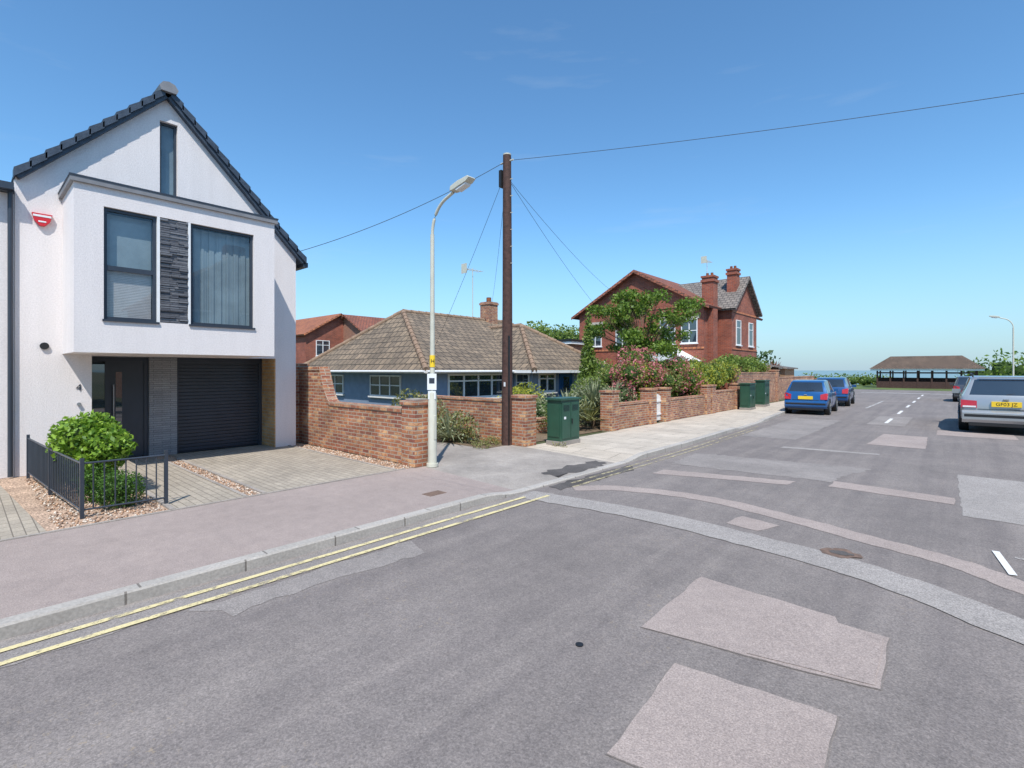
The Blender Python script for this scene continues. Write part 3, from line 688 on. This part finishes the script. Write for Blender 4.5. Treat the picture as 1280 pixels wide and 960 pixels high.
fo=(-19,26,0); FB=E('flat_roofed_building',fo); mb=MB(); mb.box(-22.5,-18.2,26,31,0,3.6,brick_far); mb.build('walls',FB,fo)
mb=MB(); mb.box(-22.9,-17.9,25.6,31.2,3.62,3.75,blackm); mb.box(-22.85,-17.95,25.65,31.1,3.45,3.61,white_p); mb.build('roof',FB,fo)
def gable_house(name,x0,x1,y0,y1,ze,zr,wall_m,roof_m,axis='Y',wins=True,base=0):
    o=((x0+x1)/2,(y0+y1)/2,0); e=E(name,o); mb=MB(); mb.box(x0,x1,y0,y1,base,ze,wall_m)
    if axis=='Y':
        c=(x0+x1)/2; mb.xz([(x0,ze),(x1,ze),(c,zr)],y0,y0+.2,wall_m); mb.xz([(x0,ze),(x1,ze),(c,zr)],y1-.2,y1,wall_m)
        mb.build('walls',e,o); mb=MB()
        mb.slab([(x0-.3,y0-.3,ze-.1),(c,y0-.3,zr+.1),(c,y1+.3,zr+.1),(x0-.3,y1+.3,ze-.1)],.12,roof_m)
        mb.slab([(c,y0-.3,zr+.1),(x1+.3,y0-.3,ze-.1),(x1+.3,y1+.3,ze-.1),(c,y1+.3,zr+.1)],.12,roof_m)
    else:
        c=(y0+y1)/2; mb.yz([(y0,ze),(y1,ze),(c,zr)],x0,x0+.2,wall_m); mb.yz([(y0,ze),(y1,ze),(c,zr)],x1-.2,x1,wall_m)
        mb.build('walls',e,o); mb=MB()
        mb.slab([(x0-.3,y0-.3,ze-.1),(x1+.3,y0-.3,ze-.1),(x1+.3,c,zr+.1),(x0-.3,c,zr+.1)],.12,roof_m)
        mb.slab([(x0-.3,c,zr+.1),(x1+.3,c,zr+.1),(x1+.3,y1+.3,ze-.1),(x0-.3,y1+.3,ze-.1)],.12,roof_m)
    mb.build('roof',e,o)
    if wins:
        mb=MB(); x=x0+.8
        while x<x1-1.5: winS(mb,y0,x,x+1.1,ze-1.7,ze-.5); winS(mb,y0,x,x+1.1,.9,2.2); x+=2.4
        y=y0+.8
        while y<y1-1.5: winE(mb,x1,y,y+1.1,ze-1.7,ze-.5); winE(mb,x1,y,y+1.1,.9,2.2); y+=2.4
        mb.build('windows',e,o)
    return e
gable_house('brick_house',-45,-36.5,17.5,23,4.6,6.2,brick_r,tile_o,'X')
gable_house('brick_house',-38.5,-33.5,20.6,25,4.8,6.1,brick_far,tile_r,'Y')
gable_house('brick_house',-36,-29.5,24.5,29,4.2,5.6,brick_far,tile_s,'X')
for (y0,y1) in ((-14,-6),(-5,3),(7,14)):
    e=gable_house('brick_house',9,17,y0,y1,5.6,8.2,brick_far,tile_s,'X',False)
    mb=MB(); mb.box(11,11.8,y0+3.6,y0+4.6,7,9.2,brick_far); mb.build('chimney',e,((9+17)/2,(y0+y1)/2,0))
    mb=MB(); y=y0+1
    while y<y1-1.5:
        for z in (.8,3.6):
            mb.box(8.93,8.99,y,y+1.1,z,z+1.4,white_p); mb.box(8.92,8.929,y+.08,y+.5,z+.1,z+1.3,gld); mb.box(8.92,8.929,y+.58,y+1.02,z+.1,z+1.3,gld)
        y+=2.6
    mb.build('front_windows',e,((9+17)/2,(y0+y1)/2,0))

# ------------------------------------------------------------ street furniture
def lamp(x,y,h,dx,name='street_lamp',dy=0):
    mb=MB(); mb.tube([(x,y,0),(x,y,.06)],.11,galv,14); mb.tube([(x,y,0),(x,y,1.35),(x,y,1.42)],[.083,.08,.05],galv,14)
    mb.tube([(x,y,1.4),(x,y,h-.75)],[.046,.038],galv,12)
    mb.box(x+.07,x+.088,y-.03,y+.03,.5,.95,galv)
    pts=[(x,y,h-.76)]+[(x+dx*.55*(1-math.cos(a)),y+dy,h-.75+.6*math.sin(a)) for a in np.linspace(0,1.25,9)]
    pts.append((x+dx*.62,y,h-.10)); mb.tube(pts,.029,galv,10)
    sx=x+dx*.6; s=1 if dx>0 else -1
    pr=[(0,-.035),(.08,-.055),(.42,-.05),(.50,-.01),(.46,.03),(.2,.055),(.02,.04)]
    mb.extr([(sx+s*a,y-.085,h-.06+b+a*.2) for a,b in pr],(0,.17,0),galv)
    mb.extr([(sx+s*a,y-.07,h-.06+b+a*.2) for a,b in [(.12,-.057),(.40,-.052),(.38,-.085),(.16,-.095)]],(0,.14,0),signw)
    return mb.build(name,None,(x,y,0),.01,40)
L1=lamp(-7.24,5.88,5.05,.95)
mb=MB(); x=-7.24;y=5.88
mb.tube([(x,y,1.84),(x,y,2.06)],.052,yel,14); mb.build('hydrant_sign',L1,(x,y,0))
text('H',L1,(.045,-.032,1.95),(math.pi/2,0,math.radians(48)),.1,blackm,'hydrant_letter')
mb=MB(); q=math.radians(45); 
def rot(p): 
    a=math.radians(42); return (x+p[0]*math.cos(a)-p[1]*math.sin(a),y+p[0]*math.sin(a)+p[1]*math.cos(a),p[2])
for (a,b,c,d,m) in ((-.085,.085,1.42,1.72,signw),(-.07,.07,1.25,1.40,signw)):
    mb.extr([rot((a,-.06,c)),rot((b,-.06,c)),rot((b,-.06,d)),rot((a,-.06,d))],(.006*math.sin(q),-.006*math.cos(q),0),m)
mb.extr([rot((-.05,-.068,1.54)),rot((.05,-.068,1.54)),rot((.05,-.068,1.64)),rot((-.05,-.068,1.64))],(.002*math.sin(q),-.002*math.cos(q),0),anth)
mb.build('parking_plate',L1,(x,y,0))
lamp(2.6,42.5,5.1,-.95)
def pole(x,y,h):
    mb=MB(); mb.tube([(x,y,-.05),(x+.01,y,h*.5),(x,y,h)],[.135,.118,.098],wood_d,14)
    mb.tube([(x,y,h),(x,y,h+.03)],.10,galv,12)
    mb.box(x-.16,x-.08,y-.12,y+.02,h-.75,h-.35,blackm); mb.tube([(x-.2,y,h-.15),(x+.2,y,h-.15)],.02,galv,6)
    for k in range(6): mb.box(x+.09,x+.17,y-.01,y+.01,h-.6-k*.4,h-.585-k*.4,galv)
    mb.box(x+.06,x+.125,y-.08,y+.03,0,2.6,blackm)
    mb.box(x+.02,x+.06,y-.14,y-.12,1.4,1.5,signw)
    return mb.build('telegraph_pole',None,(x,y,0))
pole(-8.0,8.77,6.92); pole(8.5,16.1,7.3)
def wire(a,b,sag,r=.009,name='overhead_wire'):
    mb=MB(); a=Vector(a);b=Vector(b); mb.tube([a+(b-a)*t-Vector((0,0,4*sag*t*(1-t))) for t in np.linspace(0,1,24)],r,wire_m,5); mb.build(name,None,a)
P=(-8.0,8.77,6.8)
wire(P,(-11.8,5.5,4.65),.18,.007); wire(P,(8.5,16.1,7.15),.25,.006)
wire((-8,8.77,6.6),(-17.8,18.3,5.0),.3,.005); wire((-8,8.77,6.4),(-13.5,24,3.8),.35,.005); wire((-8,8.77,6.4),(-14.5,28,5.6),.5,.005)
wire((-8,8.77,6.6),(-13.4,10.6,1.9),.12,.005)
def cabinet(x0,x1,y0,y1,h,name='telecom_cabinet'):
    mb=MB(); mb.box(x0,x1,y0,y1,0,.1,conc_g); mb.box(x0+.02,x1-.02,y0+.02,y1-.02,.1,h-.05,cab)
    mb.box(x0-.02,x1+.02,y0-.02,y1+.02,h-.05,h,cab)
    ym=(y0+y1)/2
    for (a,b) in ((y0+.05,ym-.01),(ym+.01,y1-.05)): mb.box(x1-.02,x1-.005,a,b,.16,h-.1,cab)
    for k in range(6): mb.box(x1-.005,x1+.004,y0+.1,ym-.06,h-.3+k*.025,h-.29+k*.025,cab_d); mb.box(x1-.005,x1+.004,ym+.06,y1-.1,h-.3+k*.025,h-.29+k*.025,cab_d)
    mb.box(x1-.005,x1+.02,ym+.03,ym+.05,.5,.62,blackm); mb.box(x1-.005,x1,y0+.12,y0+.2,.62,.68,signw)
    mb.box(x0+.06,x1-.06,y0+.005,y0+.02,.2,h-.15,cab)
    return mb.build(name,None,(x0,y0,0),.008)
cabinet(-7.35,-6.9,9.45,10.25,1.12); cabinet(-7.3,-6.85,23.6,24.5,1.2); cabinet(-7.4,-6.95,26.3,27.2,1.3)
so=(-2.4,67,RZ); SH=E('seafront_shelter',so); mb=MB(); x0,x1,y0,y1=-7.0,2.2,66,70
mb.face([(x0,y0,1.95),(x1,y0,1.95),(x1-1.7,68,3.3),(x0+1.7,68,3.3)],tile_sh); mb.face([(x1,y0,1.95),(x1,y1,1.95),(x1-1.7,68,3.3)],tile_sh)
mb.face([(x1,y1,1.95),(x0,y1,1.95),(x0+1.7,68,3.3),(x1-1.7,68,3.3)],tile_sh); mb.face([(x0,y1,1.95),(x0,y0,1.95),(x0+1.7,68,3.3)],tile_sh)
mb.build('roof',SH,so)
mb=MB(); mb.box(x0+.1,x1-.1,y0+.1,y0+.2,1.75,1.93,white_p); mb.box(x0+.1,x0+.2,y0+.2,y1-.1,1.75,1.93,white_p); mb.box(x1-.2,x1-.1,y0+.2,y1-.1,1.75,1.93,white_p)
for i in range(8):
    x=x0+.6+i*(x1-x0-1.3)/7; mb.box(x,x+.14,y0+.5,y0+.6,RZ,1.75,wood_d); mb.box(x,x+.14,y1-.6,y1-.5,RZ,1.75,wood_d)
mb.box(x0+.6,x1-.6,68,68.08,RZ,1.0,wood_d); mb.box(x0+.6,x1-.6,67.5,67.99,.3,.36,wood_d)
mb.box(x0+.6,x1-.6,y0+.52,y0+.56,RZ,.6,wood_d); mb.box(x0+.6,x1-.6,y0+.45,y0+.49,1.45,1.6,wood_d)
mb.build('frame',SH,so)
bush('hedge',[(x,74+random.uniform(-.5,.5),.5,1.5,1,.7+random.random()*.3) for x in np.arange(-14,-6,1.4)],1500,.14,lf_mid)
bush('coastal_trees',[(x,74+random.uniform(-1,1),1.2,2,1.4,1.6+random.random()) for x in np.arange(2,20,1.8)],3500,.2,lf_tree)

# ------------------------------------------------------------ vegetation
def tree(name,x,y,h0,clumps,n,size,mat,tr=.065,limbs=True):
    mb=MB(); 
    mb.tube([(x,y,-.05),(x+.08,y+.03,h0*.5),(x,y,h0)],[tr*1.3,tr,tr*.8],bark,8)
    for c in clumps:
        mid=(x+(c[0]-x)*.5,y+(c[1]-y)*.5,h0+(c[2]-h0)*.6); mb.tube([(x,y,h0-.1),mid,(c[0],c[1],c[2])],[tr*.4,tr*.22,tr*.08],bark,6)
        for k in range(3):
            q=(c[0]+random.uniform(-1,1)*c[3]*.8,c[1]+random.uniform(-1,1)*c[4]*.8,c[2]+random.uniform(-.5,1)*c[5]*.8); mb.tube([mid,q],[tr*.14,tr*.06],bark,5)
    leaves(mb,clumps,n,size,mat,.15); return mb.build(name,None,(x,y,0))
cl=[]
for i in range(46):
    a=random.uniform(0,6.28); r=2.5*math.sqrt(random.uniform(.02,1)); z=3.75+random.uniform(-1.2,1.3); q=math.sqrt(max(.1,1-((z-3.7)/1.7)**2))
    s=random.uniform(.28,.5); cl.append((-9.9+math.cos(a)*r*q,19.3+math.sin(a)*r*q,z,s,s,s*.65))
tree('garden_tree',-9.9,19.3,2.2,cl,12500,.07,lf_tree)
bush('conifer',[(-9.9,15.2,.6+i*.32,.42-.035*i,.42-.035*i,.4) for i in range(10)],3500,.06,lf_mid)
hc=[]
for i in range(46):
    y=random.uniform(15.6,24.3); x=random.uniform(-9.6,-8.1); z=random.uniform(.6,1.95); s=random.uniform(.3,.55); hc.append((x,y,z,s,s,s*.8))
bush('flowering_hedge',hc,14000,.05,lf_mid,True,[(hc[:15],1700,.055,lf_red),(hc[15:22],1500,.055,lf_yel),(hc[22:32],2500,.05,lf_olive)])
fc=[(-8.4+random.uniform(-.4,.3),y,1.1+random.uniform(0,1.1),.40,.48,.42) for y in np.arange(15.2,18.8,.36)]
bush('rose_bush',fc,5200,.045,lf_mid,True,[(fc,3600,.05,lf_red)])
fc=[(-8.1+random.uniform(-.2,.2),y,.75+random.uniform(0,.75),.38,.5,.40) for y in np.arange(18.8,20.6,.45)]
bush('fuchsia_bush',fc,2600,.045,lf_tree,True,[(fc,1200,.045,lf_red)])
fc=[(-8.2+random.uniform(-.2,.3),y,.9+random.uniform(0,.95),.42,.5,.45) for y in np.arange(20,24.2,.45)]
bush('shrub',fc,4400,.05,lf_yel,True,[(fc,2600,.055,lf_mid)])
bush('shrub',[(-9.0,13.6,.6,.7,.7,.6),(-9.6,12.3,.5,.7,.6,.55),(-9.4,14.5,.9,.6,.6,.6),(-8.3,13.9,.8,.4,.5,.4),(-8.4,14.9,.9,.45,.5,.45)],5200,.045,lf_grey,True,[([(-8.4,14.9,.9,.45,.5,.45)],300,.05,lf_red),([(-9.4,14.5,.9,.6,.6,.6)],900,.05,lf_mid)])
bush('shrub',[(-11,12.6,.7,.6,.6,.5),(-11.3,13.4,.8,.6,.6,.5)],1800,.05,lf_yel)
bush('shrub',[(-10.2,16.5,1.2,.9,.9,.9),(-10.8,17.5,1.4,.8,.8,.8),(-10.6,21.5,1.3,.9,.9,1.0),(-10.4,23.2,1.4,.9,.9,1.0)],5000,.06,lf_tree)
bush('ivy',[(-8.4+random.uniform(-.2,.2),y,1.95+.25*math.sin(y*2),.5,.55,.38) for y in np.arange(24.3,30.5,.5)],5500,.07,lf_mid)
bush('shrub',[(-10.3,8.2,.45,.6,.45,.6),(-9.3,8.4,.3,.45,.35,.4),(-10.9,8.1,.6,.5,.5,.6)],2600,.05,lf_olive,False,[([(-10.3,8.2,.45,.6,.45,.6),(-9.3,8.4,.3,.55,.35,.4)],900,.05,lf_grey)])
spiky('yucca',-9.3,8.1,.1,60,.9,lf_grey,.02); spiky('yucca',-8.5,12.0,.4,110,1.0,lf_grey,.028); spiky('yucca',-8.4,13.2,.7,90,.95,lf_grey,.028); spiky('yucca',-8.4,11.2,.15,80,.85,lf_mid,.024); spiky('yucca',-8.2,12.6,.25,70,.85,lf_olive,.024); spiky('yucca',-8.3,14.3,.75,60,.8,lf_grey,.026)
spiky('cordyline',-9.4,38,1.5,140,1.1,lf_cord,.05)
bush('distant_trees',[(-30+random.uniform(-1.5,1.5)+i*1.0,36+i*.4,4.6+random.uniform(-.4,.6),1.6,1.6,1.4) for i in range(6)],3500,.16,lf_mid)
bush('distant_trees',[(-70+random.uniform(-3,3)+i*5,55+random.uniform(-3,3),2+random.uniform(-.4,.6),3.6,3,2.6) for i in range(11)],3500,.35,lf_dark)
bush('weeds',[(-8.4+random.uniform(-.3,.3),y,.04,.2,.2,.14) for y in (8.0,8.25,8.5,8.7)]+[(-9.5,8.6,.1,.3,.2,.2),(-8.2,5.97,.03,.5,.08,.12),(-6.9,9.4,.02,.25,.06,.08)],1400,.025,lf_olive,False)
sheet('driveway',[rect(-13.4,-7.4,5.9,8.0)],conc_g,.0)
sheet('flower_bed',[rect(-13.0,-7.95,8.0,8.9),rect(-12.4,-7.77,9.15,24)],soil,.004)
sheet('driveway',[rect(-7.95,-7.4,8.0,8.8)],conc_g,.0)
mb=MB(); mb.box(-9.6,-8.3,36,38.5,-.05,1.9,wood); mb.slab([(-9.8,35.8,2.2),(-8.1,35.8,1.95),(-8.1,38.7,1.95),(-9.8,38.7,2.2)],.08,tile_s); mb.box(-9.4,-8.6,35.95,36.0,.1,1.8,gld); mb.build('garden_shed',None,(-8.9,37,0))

# ------------------------------------------------------------ cars
def car(name,loc,rz,paint,style,sc=1.0,plate=None):
    if style=='hatch':
        Lc,Wh=3.75,.82
        st=[(0,.62,.64,.86,0),(.04,.80,.82,.93,0),(.10,.95,.97,.97,0),(.42,.97,1.37,.98,1),(.50,.97,1.41,.98,1),(.85,.96,1.45,.99,1),(.95,.96,1.455,1,1),(1.45,.95,1.46,1,1),(1.53,.95,1.46,1,1),(2.05,.93,1.42,1,1),(2.15,.93,1.40,1,1),(2.85,.90,.93,1,0),(3.3,.83,.86,.97,0),(3.6,.70,.72,.90,0),(3.75,.50,.52,.80,0)]
        side=[(4,5),(6,7),(8,9)]; rear=(2,3); ws=(10,11); wheels=(.62,3.05)
    else:
        Lc,Wh=4.6,.87
        st=[(0,.66,.68,.92,0),(.03,.86,.88,.96,0),(.07,.96,.98,.98,0),(.25,.98,1.38,.98,1),(.33,.98,1.43,.98,1),(1.25,.97,1.475,1,1),(1.33,.97,1.475,1,1),(2.1,.96,1.47,1,1),(2.18,.96,1.465,1,1),(2.75,.95,1.42,1,1),(2.85,.94,1.40,1,1),(3.45,.93,.96,1,0),(4.0,.87,.9,.98,0),(4.45,.74,.76,.92,0),(4.6,.52,.54,.82,0)]
        side=[(4,5),(6,7),(8,9)]; rear=(2,3); ws=(10,11); wheels=(.92,3.75)
    e=E(name,loc,rz); e.scale=(sc,sc,sc); mb=MB(); rings=[]
    for (y,b,tp,f,cab_) in st:
        w=Wh*f
        rt=(w*.76,tp-.03) if cab_ else (w*.93,tp-.01)
        tc_=(w*.68,tp+.0) if cab_ else (w*.8,tp+.008)
        low=.22 if .3<y<Lc-.3 else .30
        r=[(w*.9,low),(w*.985,.38),(w*1.0,.60),(w*.985,b-.06),(w*.955,b),rt,tc_]
        rings.append([(x,y,z) for x,z in r]+[(-x,y,z) for x,z in r[::-1]])
    n=len(rings[0])
    for i in range(len(rings)-1):
        a,b=rings[i],rings[i+1]
        for k in range(n):
            k2=(k+1)%n; m=paint
            if k in (4,8) and (i,i+1) in side: m=carglass
            if k==6 and (i,i+1) in (rear,ws): m=carglass
            if k==13: m=blackm
            mb.idx([a[k],b[k],b[k2],a[k2]],[(0,1,2,3)],m,True)
    mb.face(rings[0],paint); mb.face(rings[-1][::-1],paint)
    ob=mb.build('body',e,(0,0,0))
    bm=bmesh.new(); bm.from_mesh(ob.data); bmesh.ops.remove_doubles(bm,verts=bm.verts,dist=.0005); bmesh.ops.recalc_face_normals(bm,faces=bm.faces); bm.to_mesh(ob.data); bm.free()
    ob.data.set_sharp_from_angle(angle=math.radians(28))
    mb=MB()
    for yw in wheels:
        for s in (-1,1):
            xo=s*(Wh+.006); mb.tube([(s*(Wh-.15),yw,.32),(xo,yw,.32)],.36,blackm,28)
            mb.tube([(s*(Wh-.19),yw,.30),(s*(Wh-.02),yw,.30),(s*(Wh+.015),yw,.30)],[.305,.305,.28],tyre,28)
            mb.tube([(s*(Wh+.0),yw,.30),(s*(Wh+.022),yw,.30)],.20,alloy,20)
            mb.tube([(s*(Wh+.02),yw,.30),(s*(Wh+.03),yw,.30)],.05,blackm,12)
            for k in range(5):
                a=k*1.2566+.3; ca,sa=math.cos(a),math.sin(a); xx=xo+s*.018
                mb.face([(xx,yw+ca*.07-sa*.03,.30+sa*.07+ca*.03),(xx,yw+ca*.17-sa*.03,.30+sa*.17+ca*.03),(xx,yw+ca*.17+sa*.03,.30+sa*.17-ca*.03),(xx,yw+ca*.07+sa*.03,.30+sa*.07-ca*.03)],blackm)
    mb.build('wheels',e)
    w=Wh
    mb=MB()
    mb.extr([(-w*.95,.12,.28),(-w*.95,-.05,.28),(-w*.95,-.10,.36),(-w*.95,-.10,.54),(-w*.95,-.03,.60),(-w*.95,.12,.60)],(w*1.9,0,0),paint)
    mb.box(-w*.90,w*.90,-.108,-.09,.43,.50,blackm); mb.box(-w*.8,w*.8,-.06,.1,.20,.29,blackm)
    fl=Lc
    mb.extr([(-w*.86,fl-.15,.24),(-w*.86,fl+.06,.26),(-w*.86,fl+.07,.5),(-w*.86,fl-.02,.56),(-w*.86,fl-.15,.56)],(w*1.72,0,0),paint)
    mb.build('bumpers',e,bevel=.02)
    mb=MB()
    if style=='hatch':
        for s in (-1,1): mb.extr([(s*w*.96,-.015,.66),(s*w*.66,-.03,.66),(s*w*.66,.02,.86),(s*w*.90,.07,.92),(s*w*.98,.10,.90)],(0,.10,0),redl)
        py0,pz0=-.025,.66
    else:
        for s in (-1,1):
            mb.extr([(s*w*.97,-.02,.66),(s*w*.62,-.035,.66),(s*w*.62,.0,.84),(s*w*.97,.03,.86)],(0,.10,0),redl)
            mb.box(s*w*.64,s*w*.93,-.037,-.02,.67,.71,signw)
        py0,pz0=-.03,.70
        for s in (-1,1): mb.tube([(s*w*.70,.4,1.46),(s*w*.70,.5,1.52),(s*w*.70,2.5,1.53),(s*w*.70,2.65,1.45)],.018,blackm,6)
        mb.box(-.5,.5,.18,.26,1.43,1.455,paint)
        mb.box(-w*.99-.008,-w*.97,1.0,3.3,.46,.53,blackm); mb.box(w*.97,w*.99+.008,1.0,3.3,.46,.53,blackm)
    mb.box(-.27,.27,py0-.02,py0+.05,pz0,pz0+.13,yel)
    mb.box(-.05,.05,py0-.01,py0+.08,pz0+.17,pz0+.2,alloy)
    mb.box(-w*.6,w*.6,-.012,.0,.625,.635,blackm)
    for s in (-1,1):
        ym=(2.15 if style=='hatch' else 2.85); mb.box(s*(w*.96),s*(w+.16),ym,ym+.09,.93,1.06,paint)
    for s in (-1,1):
        for yd in ([1.5,2.5] if style=='hatch' else [1.3,2.15,3.1]):
            mb.box(s*(w*1.0-.004),s*(w*1.0+.002),yd,yd+.008,.35,.88,blackm); mb.box(s*(w*.995),s*(w+.02),yd+.08,yd+.22,.78,.80,blackm)
    mb.tube([(0,.07,1.0),(.3,.12,1.06)],.008,blackm,5)
    mb.build('lamps_and_trim',e)
    if plate: text(plate,e,(0,py0-.022,pz0+.063),FS,.115,blackm,'number_plate_text',.001)
    return e
car('parked_car',(-4.75,24.0,RZ),math.radians(3),bluep,'hatch',1.0)
car('parked_car',(-4.95,30.6,RZ),math.radians(3),bluep2,'hatch',1.03)
car('parked_estate_car',(1.1,20.3,RZ),0,silver,'estate',1.16,'GF03 JZ')
car('parked_car',(.75,39.5,RZ),0,greyp,'hatch',1.05)

# ------------------------------------------------------------ light, sky, camera
el=math.radians(56); sd=Vector((.68,-.73,0)).normalized(); sv=Vector((sd.x*math.cos(el),sd.y*math.cos(el),math.sin(el)))
sl=bpy.data.lights.new('sun','SUN'); sl.energy=5.0; sl.angle=math.radians(.5); sl.color=(1,.955,.885)
so_=bpy.data.objects.new('sun',sl); so_.rotation_euler=sv.to_track_quat('Z','Y').to_euler(); so_.location=(20,-20,40); COL.objects.link(so_)
W=bpy.data.worlds.new('World'); S.world=W; W.use_nodes=True; nt=W.node_tree; bg=nt.nodes['Background']
sk=nt.nodes.new('ShaderNodeTexSky'); sk.sky_type='NISHITA'; sk.sun_disc=False; sk.sun_elevation=el; sk.sun_rotation=math.atan2(sd.x,sd.y)
sk.air_density=1.0; sk.dust_density=.4; sk.ozone_density=1.2
col=mixc(nt,1.0,sk.outputs[0],(.88,1.34,1.58),'MULTIPLY')
tc=nt.nodes.new('ShaderNodeTexCoord'); sep=nt.nodes.new('ShaderNodeSeparateXYZ'); L(nt,tc.outputs['Generated'],sep.inputs[0])
hz=ramp(nt,sep.outputs[2],0.0,.30,(1,1,1),(0,0,0)); 
pw=nt.nodes.new('ShaderNodeMath'); pw.operation='POWER'; pw.inputs[1].default_value=1.8; L(nt,hz,pw.inputs[0])
ml=nt.nodes.new('ShaderNodeMath'); ml.operation='MULTIPLY'; ml.inputs[1].default_value=.9; L(nt,pw.outputs[0],ml.inputs[0])
col=mixc(nt,ml.outputs[0],col,(3.5,4.65,5.55))
mp=nt.nodes.new('ShaderNodeMapping'); mp.inputs['Scale'].default_value=(1.3,1.3,9); mp.inputs['Location'].default_value=(.4,.2,0); L(nt,tc.outputs['Generated'],mp.inputs[0])
n=noise(nt,mp.outputs[0],2.4,8,.55); fac=ramp(nt,n,.62,.88,(0,0,0),(.20,.20,.20))
col=mixc(nt,fac,col,(5.2,5.9,6.3)); L(nt,col,bg.inputs[0]); bg.inputs[1].default_value=.130
cam=bpy.data.cameras.new('camera'); co=bpy.data.objects.new('camera',cam); COL.objects.link(co); co.location=(0,0,1.78)
co.rotation_euler=(math.pi/2,0,math.radians(41.8)); cam.sensor_width=36; cam.lens=17.44; cam.shift_y=-17/1280; cam.clip_end=90000; cam.clip_start=.05
S.camera=co
S.view_settings.view_transform='Standard'; S.view_settings.look='None'; S.view_settings.exposure=0
